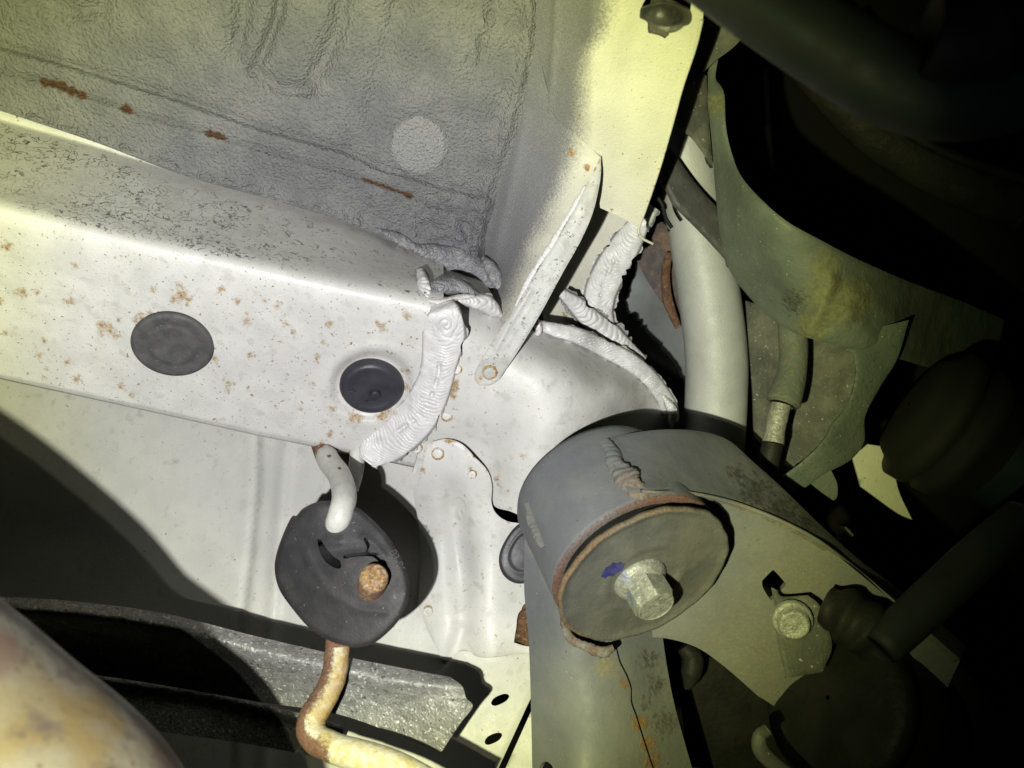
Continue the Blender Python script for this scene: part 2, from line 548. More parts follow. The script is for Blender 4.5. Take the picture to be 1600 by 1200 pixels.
M_rustw = paint('rust_brown_steel', (.085, .045, .026), ((.15, .08, .042), 300, .4, .62), .85, .08, bumps=[('n', 600, .0008)],
                specks=[(350, .62, .66, (.22, .14, .07))])
M_shield = paint('aluminised_heat_shield', (.235, .235, .23), ((.165, .165, .16), 260, .4, .65), .55, .08, metal=.25, spec=.5,
                 bumps=[('n', 700, .00035), ('v', 900, .0003)], specks=[(620, .62, .66, (.48, .48, .46)), (480, .66, .69, (.07, .07, .065))])
M_exh = paint('heat_tinted_exhaust', (.150, .142, .122), ((.150, .125, .075), 26, .38, .62), .55, .1, metal=.1, spec=.4, bumps=[('n', 200, .0003)],
              specks=[(60, .50, .72, (.135, .10, .045)), (40, .52, .76, (.10, .066, .052)), (110, .56, .76, (.08, .062, .052)), (300, .60, .75, (.09, .07, .05))])
M_pipe = paint('silver_filler_pipe', (.42, .43, .43), ((.36, .37, .37), 60, .35, .7), .55, .06, metal=.08, spec=.5, bumps=[('n', 900, .00018)])
M_liner = paint('dusty_plastic_liner', (.115, .130, .116), ((.085, .10, .09), 50, .35, .7), .62, .08, spec=.35, bumps=[('n', 500, .0003), ('n', 60, .0010)],
                layers=[('mud', (.165, .165, .095), (.12, .12, .07), 260, .8, .85, .2), ('pit', (.035, .05, .045), (.09, .085, .07), 420, .9, .8)],
                specks=[(600, .72, .75, (.4, .38, .3))])
M_grime = paint('grimy_plate', (.055, .057, .053), ((.10, .098, .086), 70, .4, .65), .65, .1, bumps=[('n', 500, .0004)], specks=[(520, .68, .72, (.28, .27, .23))])
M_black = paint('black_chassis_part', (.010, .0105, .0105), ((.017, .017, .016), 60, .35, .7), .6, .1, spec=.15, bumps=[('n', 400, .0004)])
M_dark = paint('dark_grey_bar', (.045, .047, .045), ((.07, .07, .064), 90, .35, .7), .55, .1, bumps=[('n', 500, .0002)], specks=[(500, .74, .77, (.2, .19, .16))])
M_clip = paint('dark_plastic_clip', (.03, .032, .03), ((.06, .06, .055), 200, .4, .6), .4, .1, bumps=[('n', 500, .0002)])
M_bgrey = paint('grey_back_panel', (.26, .27, .275), ((.21, .22, .22), 50, .35, .7), .4, .1, bumps=[('n', 300, .0002)], specks=[(400, .74, .77, (.12, .11, .1))])
M_brown = paint('rusty_brown_bracket', (.055, .042, .042), ((.13, .075, .045), 90, .45, .62), .6, .1, bumps=[('n', 400, .0004)])
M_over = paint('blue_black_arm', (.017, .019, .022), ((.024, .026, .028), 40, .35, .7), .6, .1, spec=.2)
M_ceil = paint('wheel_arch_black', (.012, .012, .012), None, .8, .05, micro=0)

M_mount = paint('white_mount_paint', WHITE, (WHITE2, 60, .35, .7), .46, .1, spec=.4,
                bumps=[('n', 900, .00012), ('n', 90, .0003)], specks=[(30, .46, .72, (.55, .55, .535)), (150, .56, .72, (.51, .505, .475)), (330, .66, .73, (.40, .38, .33)), (800, .725, .755, (.22, .19, .15)), (1400, .72, .75, (.25, .24, .22))],
                layers=[('coat', GREYC, (.26, .26, .27), 900, .9, .7, .3), ('rust', RUST_A, RUST_B, 620, 1.1, .74, .26)],
                scr=('scratch', 260, .034, (.075, .075, .085)))

M_strap = paint('grimy_strap_paint', (.50, .505, .485), ((.42, .425, .405), 90, .35, .7), .5, .1, spec=.35,
                bumps=[('n', 900, .00015), ('n', 120, .0004)], specks=[(200, .54, .70, (.40, .39, .36)), (420, .66, .70, (.2, .19, .15)), (800, .70, .73, (.15, .14, .12))],
                layers=[('coat', GREYC, (.26, .26, .27), 900, .9, .7, .3), ('rust', RUST_A, RUST_B, 620, 1.1, .74, .26)],
                scr=('scratch', 260, .034, (.13, .13, .12)))

def nmod(amp, ks, kt=1.0, seed=0, amp2=.0, k2=60):
    """uneven, hand-laid thickness for sealant and weld"""
    def f(s, t):
        u = np.cos(t) * kt; v = np.sin(t) * kt
        return 1 + amp * vnoise(s * ks + u * .7, v + u * .3 + s * 3, 1.0, seed) + amp2 * vnoise(s * k2 + u, v * 2, 1.0, seed + 1)
    return f

def ring_spot(px, py, d, r_px, nrm, parent, mat, name='spot_weld', rust=.8, tilt=None):
    """a dimpled spot weld with a raised rusty ring"""
    r = r_px / F * d
    prof = [(0.0002, 0.0002), (.0003, r * .55), (.0000, r * .74), (.0005, r * .88), (.0004, r), (-.001, r * 1.04)]
    return lathe(name, C(px, py, d), nrm, prof[::-1], mat, parent, n=28,
                 attrs={'rust': lambda rr, z, th: rust * ss(.58, .80, rr / r) * (0.78 + .22 * np.sin(th + px)) + 0 * z})
# ------------------------------------------------------------------ the place: horizontal planes above the camera, upright walls before it
SP, CP = math.sin(PITCH), math.cos(PITCH)
def dH(y, H):            # depth of a level surface H metres above the lens
    return H / (SP + (600 - np.asarray(y, float)) / F * CP)
def dY(y, Y):            # depth of an upright surface Y metres ahead of the lens
    return Y / (CP - (600 - np.asarray(y, float)) / F * SP)
def vec(p, q):           # unit vector from p to q
    v = np.asarray(q) - np.asarray(p); return v / np.linalg.norm(v)
DOWN = R3.T @ np.array([0, 0, -1.0])     # world down in the camera frame
UPW = -DOWN
H_RAIL, H_PAN = .28, .350

def lerp_line(line):
    a = np.asarray(line, float)
    return lambda x: np.interp(x, a[:, 0], a[:, 1])

J_LINE = [(-360, 52), (-60, 152), (0, 172), (145, 219), (287, 270), (439, 310), (540, 341), (614, 372), (700, 400)]     # pan meets rail
B_LINE = [(-360, 222), (-60, 305), (0, 322), (169, 366), (337, 402), (540, 447), (660, 470), (700, 478)]                 # bend of the rail
L_LINE = [(-360, 520), (-60, 580), (0, 592), (220, 640), (400, 680), (560, 712), (700, 742)]                             # lower edge

def grid_sheet(name, rows_fn, us, vs, mat, parent, attrs=None, depth_mod=None, **kw):
    U, V = np.meshgrid(us, vs, indexing='ij')
    px, py, d = rows_fn(U, V)
    if depth_mod is not None: d = d + depth_mod(px, py)
    v = C(px, py, d).reshape(-1, 3)
    a, b = U.shape
    i, j = np.meshgrid(np.arange(a - 1), np.arange(b - 1), indexing='ij')
    faces = np.stack([i * b + j, i * b + j + 1, (i + 1) * b + j + 1, (i + 1) * b + j], -1).reshape(-1, 4).tolist()
    at = {k: np.asarray(f(px, py)).ravel() for k, f in (attrs or {}).items()}
    return mkobj(name, v, faces, mat, parent, at, **kw)

# ================================================================== frame rail
rail = thing('frame_rail', 'white box-section frame rail with rust freckles and two rubber plugs', 'frame rail', (330, 520, .36))
jl, bl, ll = lerp_line(J_LINE), lerp_line(B_LINE), lerp_line(L_LINE)
def rail_rows(U, V):
    """V 0..1: joint flange, side wall, bend, bottom face, lower fold, back wall"""
    x = U
    J, B, Lw = jl(x), bl(x), ll(x)
    knots = np.array([0, .05, .09, .16, .40, .46, .50, .55, .95, .97, .985, 1.0])
    flw = np.clip(14 - x * .05, -1, 14)
    ys = [J - 22, J - 2, J + flw * .5, J + flw, B - 26, B - 9, B + 4, B + 22, Lw - 7, Lw - 1.5, Lw + .5, Lw - 3]
    dj = dH(J, H_PAN) + .0005
    db = dH(B + 10, H_RAIL)
    ds = [dj, dj, dj, dj + .001, db + (dj - db) * .21 , db + (dj - db) * .055, db + .0006, dH(B + 22, H_RAIL), dH(Lw - 7, H_RAIL), dH(Lw - 1.5, H_RAIL) + .0012, dH(Lw, H_RAIL) + .006, dH(Lw, H_RAIL) + .05]
    ys = np.array(ys); ds = np.array(ds)
    k = np.clip(np.searchsorted(knots, V[0], side='right') - 1, 0, len(knots) - 2)
    t = (V[0] - knots[k]) / (knots[k + 1] - knots[k])
    cols = np.arange(U.shape[0])[:, None]
    y = ys[k][:, :, 0].T * 0
    Y = np.empty(U.shape); D = np.empty(U.shape)
    for c in range(U.shape[1]):
        kk, tt = k[c], t[c]
        Y[:, c] = ys[kk][:, c] * (1 - tt) + ys[kk + 1][:, c] * tt
        D[:, c] = ds[kk][:, c] * (1 - tt) + ds[kk + 1][:, c] * tt
    sel = np.where((V[0] > .36) & (V[0] < .66))[0]
    for _ in range(2):
        Dp = np.pad(D[:, sel], ((0, 0), (6, 6)), mode='edge'); Yp = np.pad(Y[:, sel], ((0, 0), (6, 6)), mode='edge')
        k0 = len(sel)
        Dn = sum(Dp[:, i:i + k0] for i in range(13)) / 13; Yn = sum(Yp[:, i:i + k0] for i in range(13)) / 13
        fade = ss(0, 8, np.arange(k0)) * ss(0, 8, np.arange(k0)[::-1])
        D[:, sel] += (Dn - D[:, sel]) * fade; Y[:, sel] += (Yn - Y[:, sel]) * fade
    return x, Y, D

def ell(px, py, cx, cy, a, b, ang=0):
    c, s = math.cos(math.radians(ang)), math.sin(math.radians(ang))
    dx, dy = px - cx, py - cy
    return np.hypot((dx * c + dy * s) / a, (-dx * s + dy * c) / b)

def rail_mod(px, py):
    e = ell(px, py, 580, 602, 66, 55, -12)
    d = .0050 * (1 - ss(.76, 1.06, e)) - .0004 * np.exp(-((e - 1.15) / .08) ** 2)
    d = d + .0003 * vnoise(px, py, 60, 3)
    return d

RB = [(12, 385, 9), (35, 457, 10), (58, 458, 5), (110, 472, 8), (160, 508, 11), (172, 515, 10), (180, 523, 8), (157, 520, 7), (118, 415, 6), (240, 452, 6), (283, 461, 13), (295, 468, 8), (270, 470, 6),
      (220, 496, 9), (213, 500, 7), (234, 490, 7), (385, 502, 8), (432, 478, 7), (345, 452, 6), (372, 472, 6), (458, 520, 6), (105, 567, 6), (60, 555, 6), (120, 592, 8), (190, 603, 7), (206, 618, 5), (73, 577, 5),
      (515, 506, 7), (598, 512, 8), (634, 492, 6), (496, 557, 6), (358, 600, 6), (356, 610, 5), (520, 638, 6), (552, 652, 10), (562, 655, 8), (598, 650, 12), (605, 640, 8), (635, 606, 7), (637, 580, 6), (495, 560, 5), (517, 675, 5),
      (390, 555, 5), (505, 535, 5), (515, 680, 6), (502, 706, 8), (548, 712, 7), (0, 470, 8), (8, 520, 5), (70, 533, 5), (68, 590, 4), (335, 560, 6), (330, 545, 5), (445, 505, 4), (470, 640, 4), (490, 600, 4), (620, 680, 4)]
RB = [(x + rng.normal(0, r * .5 * k), y + rng.normal(0, r * .5 * k), r * (1.2 if k == 0 else .7), .62 if k == 0 else rng.uniform(.45, .66)) for x, y, r in RB for k in range(3)]
for _ in range(260):
    x = rng.uniform(-40, 650); y = rng.uniform(bl(x) + 8, ll(x) - 8)
    RB.append((x, y, rng.uniform(1.8, 3.6), rng.uniform(.45, .62)))
us = np.concatenate([np.arange(-350, -60, 8.0), np.arange(-60, 694, 3.0)]); vs = np.concatenate([np.linspace(0, .16, 14), np.linspace(.17, .5, 60), np.linspace(.505, .95, 90), np.linspace(.955, 1, 14)])
rail_body = grid_sheet('rail_body', rail_rows, us, vs, M_white, rail, depth_mod=rail_mod, attrs={
    'rust': lambda x, y: blobs(x, y, RB) + .34 * np.exp(-((ll(x) - y) / 3.0) ** 2) * ss(430, 520, x) + .2 * np.exp(-((ll(x) - y) / 6.0) ** 2),
    'coat': lambda x, y: .62 * np.exp(-np.clip(y - jl(x), 0, 400) / 6.0) * ss(200, 330, x),
    'scratch': lambda x, y: ss(0, 14, bl(x) + 4 - y) * (.5 + .6 * np.exp(-((x - 190) / 240) ** 2)) * ss(5, 30, y - jl(x))})

# plugs in the rail
def face_n(y):      # normal of a level surface, towards the camera
    return DOWN
def plug_at(name, px, py, d, r_px, mat, nrm, label, prof_fn, n=72, group=None, mod=None):
    r = r_px / F * d
    return lathe(name, C(px, py, d), nrm, prof_fn(r), mat, None, n=n, label=label, cat='plug', group=group, mod=mod)
tiltn = vec([0, 0, 0], np.array([.20, -.65, .80]))
flat_prof = lambda r: [(-.004, r * .86), (-.0005, r * .9), (-.0004, r), (.0009, r), (.0017, r * .965), (.0018, r * .86), (.0013, r * .70), (.0010, r * .63), (.0014, r * .59), (.0013, r * .5), (.0009, r * .38), (.0007, r * .15), (.0007, .00005)]
plug_at('rubber_plug', 270, 538, dH(538, H_RAIL) - .0022, 60, M_plug, tiltn, 'flat dusty grey rubber plug set in the freckled rail face', flat_prof)
dark_prof = lambda r: [(-.004, r * .86), (-.0005, r * .9), (-.0004, r), (.0012, r), (.0030, r * .95), (.0040, r * .86), (.0044, r * .78), (.0036, r * .70), (.0034, r * .5), (.0034, r * .2), (.0034, .00005)]
pl2 = thing('rubber_plug', 'black dished rubber plug with small centre nub beside the sealant bead', 'plug', (582, 602, dH(602, H_RAIL)))
r2 = 50 / F * dH(602, H_RAIL)
plug_body = lathe('plug_body', C(581, 602, dH(602, H_RAIL) + .0042), vec([0, 0, 0], DOWN + np.array([.12, 0.06, 0.12])), dark_prof(r2), M_plugb, pl2, n=72)
pc = C(586, 612, dH(612, H_RAIL) + .0012)
lathe('nub', pc, tiltn, [(-.001, .0029), (.0003, .0030), (.0022, .0024), (.0032, .0023), (.0035, .0020), (.0034, .0001)], M_plugb, plug_body, n=32)
# faint moulded marks on the black plug
tube('moulded_mark', [(540, 612, .3715), (548, 611.5, .3715), (554, 615, .3722)], .00010, M_plugb, plug_body, n=14, m=8)
tube('moulded_mark', [(566, 630, .3748), (572, 628, .3744)], .00010, M_plugb, plug_body, n=8, m=8)
tube('moulded_mark', [(576, 628.5, .3744), (585, 628, .3743)], .00010, M_plugb, plug_body, n=8, m=8)

# ================================================================== underfloor pan
pan = thing('floor_pan', 'grey sealed underfloor panel with pressed ribs, round disc and rusty seam', 'floor panel', (420, 160, .36))
S1 = [(-360, -36), (-60, 54), (0, 72), (95, 98), (277, 154), (405, 199), (540, 236), (597, 264), (682, 288), (750, 306)]
S2 = [(-360, 0), (-60, 92), (0, 111), (67, 126), (209, 175), (320, 206), (405, 233), (540, 270), (645, 307), (672, 320), (753, 337)]
RIM = [(828, -40), (826, 20), (822, 70), (810, 130), (794, 190), (783, 230), (763, 285), (748, 340), (738, 400)]
def pan_relief(x, y):
    h = .0004 * vnoise(x, y, 90, 1) + .0006 * vnoise(x, y, 34, 2)
    d1, p1, s1 = dseg(x, y, S1); h = h + .0034 * ss(-6, 6, d1 * s1) - .0030 * np.exp(-(d1 / 5) ** 2)
    d2, p2, s2 = dseg(x, y, S2); h = h - .0030 * np.exp(-(d2 / 2.8) ** 2) + .0016 * ss(-3, 3, d2 * s2)
    dj_ = jl(x) - y
    h = h + .0028 * np.exp(-(np.clip(dj_, 0, 99) / 10) ** 2) * (1 + .9 * vnoise(x, y, 11, 5))
    # pressed ribs
    for L_, dep, w in (([(442, -40), (436, 20), (420, 62), (400, 108)], -.0048, 9), ([(385, -30), (378, 40), (366, 85)], -.0036, 14), ([(540, -40), (530, 40), (505, 95), (480, 140)], -.0040, 15), ([(480, 140), (440, 138), (395, 112)], -.0038, 12),
                       ([(170, -40), (160, 10), (120, 18), (60, -5)], -.0034, 16), ([(640, -40), (610, 60), (590, 140), (575, 200)], -.0022, 18)):
        dd, pp, sd = dseg(x, y, L_)
        h = h + dep * np.exp(-(dd / w) ** 2) * (1 - .4 * ss(.7, 1, pp))
    dd, pp, sd = dseg(x, y, [(775, -20), (768, 25), (755, 55), (748, 95)])
    h = h - .0016 * np.exp(-(dd / 13) ** 2) * (1 + 1.4 * vnoise(x, y, 12, 8))
    # rough crumpled zone near the right rim
    dr, pr, sr = dseg(x, y, RIM)
    k = np.exp(-(dr / 34) ** 2)
    h = h + k * .0010 * vnoise(x, y, 19, 6) + .0028 * np.exp(-(dr / 9) ** 2)
    h = h * np.clip(1 - ss(6, 22, dr * -sr), 0, 1)
    # corner lumps
    k = ss(600, 690, x) * ss(288, 330, y)
    h = h + k * (.0020 * vnoise(x, y, 22, 9) + .0013 * vnoise(x, y, 9, 10))
    dd, pp, sd = dseg(x, y, [(668, 326), (674, 319), (700, 326), (754, 338)])
    h = h - .0022 * np.exp(-(dd / 2.6) ** 2)
    # disc
    e = ell(x, y, 655, 228, 44, 45.5)
    h = h + .0011 * (1 - ss(.93, 1.0, e)) - .0010 * np.exp(-((e - 1.04) / .05) ** 2)
    return h
def pan_depth(x, y):
    return dH(y, H_PAN) - .0035
PRUST = [(72, 129, 9), (85, 131, 8), (98, 136, 10), (112, 143, 9), (128, 150, 8), (197, 170, 8), (203, 174, 5), (328, 209, 7), (340, 212, 7), (348, 215, 5), (90, 170, 6, .45), (638, 306, 5)]
patch('pan_panel', [(-350, -200, 'c'), (880, -200, 'c'), (875, -60), (868, 20), (862, 75), (848, 140), (832, 200), (818, 240), (797, 300), (778, 350), (762, 404, 'c'), (735, 411), (700, 406), (650, 389), (614, 378), (540, 347), (439, 316), (287, 274), (145, 221), (0, 173), (-70, 150), (-350, 56, 'c')],
      pan_depth, M_coat, pan, step=4.2, thick=.0015, relief=pan_relief, roll=5, rolld=.0012, attrs={
          'rust': lambda x, y: blobs(x, y, PRUST) + .8 * np.exp(-(dseg(x, y, S2)[0] / 2.6) ** 2) * ss(555, 575, x) * ss(650, 636, x) + .36 * np.exp(-(dseg(x, y, S2)[0] / 2.0) ** 2) * (x < 660),
          'wet': lambda x, y: .62 * ss(480, 720, x) * ss(240, 340, y),
          'disc': lambda x, y: (ell(x, y, 655, 228, 44, 45.5) < .99) * .9, 'white': lambda x, y: 0 * x})
# folds of grey sealant hanging at the pan's corner
# ================================================================== side wall of the floor with its brace
side = thing('side_member', 'cream side panel above the strap, grey overspray fading along its edge', 'side panel', (960, 150, .35))
def side_depth(x, y):
    return dH(y, H_PAN) - .004 - np.clip(x - 835, 0, 90) * .00022 - np.clip(x - 925, 0, 300) * .00004
def side_relief(x, y):
    h = .0008 * vnoise(x, y, 60, 21)
    dd, pp, sd = dseg(x, y, [(870, -40), (868, 40), (862, 120), (856, 180)])
    h = h + .0014 * np.exp(-(dd / 5) ** 2)
    dd, pp, sd = dseg(x, y, [(1000, 10), (985, 120), (960, 320)])
    h = h - .0010 * np.exp(-(dd / 22) ** 2)
    h = h - .0022 * np.exp(-((x - 905) / 30) ** 2) * ss(110, 60, y)
    return h
def overspray(x, y):
    edge = np.interp(y, [-50, 40, 80, 120, 200, 260, 330, 420, 480], [972, 944, 920, 912, 902, 890, 858, 814, 788])
    return .5 + (edge - x) / 64 + .1 * vnoise(x, y, 30, 77)
side_sheet = patch('side_panel', [(838, -200, 'c'), (1118, -200, 'c'), (1104, -60), (1098, 30), (1086, 75), (1066, 135), (1048, 200), (1030, 262), (1010, 320), (998, 358, 'c'), (975, 342), (938, 325, 'c'), (932, 280), (938, 246, 'c'), (905, 216), (868, 188), (838, 175, 'c')],
      side_depth, M_cream, side, step=4.5, thick=.0011, relief=side_relief, attrs={
          'coat': overspray, 'rust': lambda x, y: blobs(x, y, [(905, 180, 5, .6), (985, 20, 6, .5), (1052, 45, 8, .5), (960, 90, 3, .5)])},
      holes=[[(1002, 20), (1012, -4), (1045, -16), (1076, -8), (1078, 20), (1066, 44), (1044, 52), (1020, 44)]])
sd_ = lambda x, y: float(side_depth(np.array(x), np.array(y)))
# rolled lip at the panel's lower tip
tube('rolled_lip', [*[(x, y, sd_(x, y) + .0004) for x, y in ((1097, 30), (1086, 75), (1066, 135), (1048, 200), (1030, 262), (1010, 322), (998, 358))], (1004, 372, .378), (1020, 381, .381)], [.0007, .0007, .0008, .0008, .0006], M_cream, side_sheet, n=160, m=12, attrs={'coat': lambda s, t: 0 * s, 'rust': lambda s, t: .5 * (np.sin(s * 90) > .86) * ss(.4, .6, s)})
# upright wall between floor and strap
pd_ = lambda y: float(dH(y, H_PAN)) - .0040
sd_ = lambda x, y: float(side_depth(np.array(x), np.array(y)))
wall_d = tps([(838, 60, sd_(838, 60) - .0004), (850, 120, sd_(850, 120) - .0006), (868, 186, sd_(868, 186) - .0012), (905, 215, sd_(905, 215) - .0015), (938, 246, .3466), (930, 300, .3505), (915, 345, .3535), (890, 395, .3565), (845, 470, .361), (805, 505, .366), (784, 498, .372), (752, 420, pd_(420)), (756, 380, pd_(380)), (775, 310, pd_(310)), (798, 240, pd_(240)), (815, 180, pd_(180))])
patch('side_wall', [(838, 60, 'c'), (850, 120), (868, 186, 'c'), (905, 214), (938, 246, 'c'), (934, 290), (915, 340), (870, 420), (805, 505, 'c'), (784, 498), (768, 455), (752, 420, 'c'), (756, 380), (775, 310), (798, 240), (815, 180, 'c')],
      wall_d, M_cream, side, step=4.5, thick=.0011, relief=lambda x, y: .0012 * vnoise(x, y, 50, 31) + .0014 * np.exp(-(dseg(x, y, [(820, 180), (806, 250), (790, 320), (770, 400)])[0] / 9) ** 2),
      attrs={'coat': overspray, 'rust': lambda x, y: blobs(x, y, [(893, 240, 8, .75), (892, 232, 5, .7), (917, 262, 8, .8), (838, 400, 5, .6), (828, 420, 4, .6), (870, 350, 3, .6)])})

# push-in clip in the panel's hole
clip = thing('panel_clip', 'dark plastic push-in clip sitting in hole of the cream panel', 'clip', (1040, 22, 0.296))
tube('clip_body', [(1002, 20, 0.298), (1020, 21, 0.296), (1045, 23, 0.296), (1085, 26, 0.308)], [.002, .0042, .0042, .0030], M_clip, clip, n=60, m=16, flat=.8)
tube('clip_wing', [(1018, 4, 0.299), (1042, 10, 0.296), (1066, 12, 0.300)], [.0012, .003, .0012], M_clip, clip, n=40, m=12, flat=.6)
tube('clip_stud', [(1030, 38, 0.304), (1043, 38, 0.300), (1056, 40, 0.304)], [.0012, .0026, .0012], M_bolt, clip, n=30, m=12)
tube('clip_base', [(1012, 34, 0.307), (1040, 30, 0.307), (1072, 34, 0.307)], [.004, .007, .004], M_grime, clip, n=30, m=12, flat=.3)

# strap brace
strap = thing('strap_brace', 'narrow white steel strap spot-welded across to the rail end', 'strap', (765, 585, .372))
sd_ctrl = [(938, 246, .345), (925, 330, .350), (890, 395, .3535), (845, 470, .3585), (790, 560, .3650), (762, 590, .3698)]
def strap_d(x, y):
    a = np.array(sd_ctrl); return np.interp(y, a[:, 1], a[:, 2])
STRAP_C = [(930, 262), (916, 320), (886, 378), (850, 440), (808, 512), (763, 585)]
def strap_relief(x, y):
    h = -.0002 * ss(6, 12, dseg(x, y, [(925, 300), (890, 362), (840, 450), (790, 530), (770, 560)])[0]) * ss(575, 540, y)
    h = h + .0009 * np.exp(-(dseg(x, y, [(828, 455), (800, 500), (775, 545)])[0] / 4) ** 2)
    return h + .0002 * vnoise(x, y, 18, 40)
strap_bar = patch('strap_bar', [(939, 244, 'c'), (938, 280), (927, 330), (908, 375), (880, 425), (848, 484), (815, 540), (790, 578), (778, 595), (762, 603), (746, 600), (741, 588), (746, 573), (768, 535), (800, 488), (830, 440), (862, 388), (885, 350), (902, 318), (920, 280, 'c')],
      strap_d, M_strap, strap, step=3.4, thick=.0014, relief=strap_relief, roll=1.5, rolld=.0004, attrs={
          'rust': lambda x, y: blobs(x, y, [(928, 262, 7, .8), (934, 250, 6, .8), (765, 583, 10, .62), (751, 591, 5, .7), (785, 560, 4, .6), (905, 350, 4, .55), (795, 540, 4, .6)]) + .46 * np.exp(-(dseg(x, y, [(790, 578), (778, 595), (762, 603), (746, 600), (741, 588), (746, 573), (768, 535), (800, 488)])[0] / 3) ** 2), 'coat': lambda x, y: 0 * x,
          'scratch': lambda x, y: .55 + 0 * x})
tube('sealant_line', [(916, 292, .350), (900, 320, .3525), (880, 352, .3555), (862, 384, .358), (840, 416, .360), (822, 448, .3625), (806, 478, .366)], [.0010, .0016, .0013, .0018, .0014, .0016, .0008], M_seal, strap_bar, n=160, m=14, flat=.7,
     mod=lambda s, t: 1 + .25 * np.sin(s * 40 + 3 * np.sin(s * 11)) * .6 + .1 * np.sin(s * 170), attrs={'dirt_shade': lambda s, t: .3 + .3 * (np.cos(t) < -.3)})
ring_spot(765, 582, strap_d(0, 582) - .0006, 12, vec([0, 0, 0], DOWN + np.array([.1, .15, .3])), strap_bar, M_strap, rust=.9)

# ================================================================== rail end: pressed white mount over the bushing
mount = thing('bushing_mount', 'domed white pressed-steel mount covering the suspension bushing', 'mount', (850, 620, .39))
mnt = tps([(640, 390, .398), (642, 470, .352), (650, 520, .358), (650, 600, .3745), (655, 700, .4015), (700, 430, .392), (700, 480, .362), (780, 490, .380), (740, 540, .365), (760, 590, .3745), (720, 650, .388), (760, 700, .398),
           (850, 520, .396), (850, 570, .376), (830, 640, .376), (800, 720, .388), (770, 790, .408), (900, 560, .392), (950, 555, .425), (900, 620, .380), (960, 610, .400), (960, 650, .405), (1000, 600, .425), (1045, 640, .450), (1000, 660, .438), (850, 700, .380), (830, 810, .40), (920, 680, .392), (1060, 680, .46)])
def mnt_relief(x, y):
    h = .0003 * vnoise(x, y, 60, 51)
    # swage along the outer side, and the recess by the opening
    dd, pp, sd = dseg(x, y, [(965, 590), (985, 620), (992, 660)])
    h = h + .0035 * np.exp(-(dd / 18) ** 2)
    dd, pp, sd = dseg(x, y, [(850, 520), (930, 560), (990, 590)])
    h = h - .0015 * np.exp(-(dd / 26) ** 2)
    return h
MR = [(612, 640, 4), (738, 738, 9, .7), (776, 748, 6, .7), (706, 602, 8, .8), (712, 598, 7, .8), (704, 612, 8, .85), (713, 607, 6, .8), (709, 620, 6, .8), (655, 405, 6, .8), (660, 420, 5, .8), (672, 418, 5, .7), (815, 712, 5, .6), (822, 714, 3, .7), (800, 600, 3, .5), (650, 702, 9, .7), (690, 690, 6, .6), (880, 492, 5, .7), (732, 560, 3, .6)]
for _ in range(55):
    MR.append((rng.uniform(650, 960), rng.uniform(500, 780), rng.uniform(1.2, 2.6), rng.uniform(.45, .75)))
mount_shell = patch('mount_shell', [(632, 376, 'c'), (690, 404), (745, 425), (790, 492), (830, 498, 'c'), (880, 520), (960, 548), (1010, 580), (1040, 618), (1056, 650), (1060, 690, 'c'), (1000, 720), (960, 760), (880, 790), (830, 815, 'c'), (800, 800), (772, 790), (768, 760), (755, 735), (725, 745), (672, 744), (645, 738, 'c'), (672, 640), (684, 590), (676, 500), (652, 440)],
      mnt, M_mount, mount, step=4.2, thick=.0014, relief=mnt_relief, attrs={
          'rust': lambda x, y: blobs(x, y, MR), 'coat': lambda x, y: .62 * ss(470, 400, y) * ss(650, 690, x) + .45 * ss(440, 395, y), 'scratch': lambda x, y: .12 + 0 * x},
      holes=[[(838, 830), (815, 790), (822, 740), (850, 690), (900, 658), (960, 660), (985, 690), (960, 740), (900, 790)]] if False else [])
for (x, y, r, ru) in ((714, 577, 8, .9), (698, 650, 9, .85), (683, 441, 7, .5), (651, 699, 9, .85)):
    ring_spot(x, y, float(mnt(np.array([x]), np.array([y]))[0]) - .0004, r, vec([0, 0, 0], DOWN * .6 + np.array([.1, .1, .6])), mount_shell, M_mount, rust=ru)

# overlapping foot plate with the swept rim, running down into the side bracket
foot = thing('side_bracket', 'white creased bracket lapped onto the mount, with rusty rim and spot welds', 'bracket', (740, 850, .40))
ft = tps([(655, 745, .402), (690, 690, .395), (740, 715, .3945), (765, 770, .400), (790, 815, .404), (850, 815, .41), (650, 840, .4240), (655, 950, .4135), (698, 1048, .4045), (720, 830, .410), (790, 880, .408), (850, 900, .412), (720, 960, .404), (800, 1000, .400), (850, 1020, .402)])
def ft_relief(x, y):
    h = .0003 * vnoise(x, y, 60, 61)
    h = h - .0085 * np.exp(-((x - np.interp(y, [740, 900, 1050], [705, 722, 728])) / 20) ** 2) * ss(735, 800, y) * (1 - .6 * ss(900, 1000, y))
    h = h + .0022 * np.exp(-((x - 765) / 26) ** 2) * ss(790, 850, y)
    dd, pp, sd = dseg(x, y, [(722, 985), (708, 1018), (700, 1045)])
    h = h - .0030 * np.exp(-(dd / 12) ** 2)
    return h
FR = [(738, 740, 7, .7), (735, 733, 5, .7), (702, 690, 6, .6), (742, 712, 3, .7), (760, 735, 3, .7), (662, 735, 5, .7)]
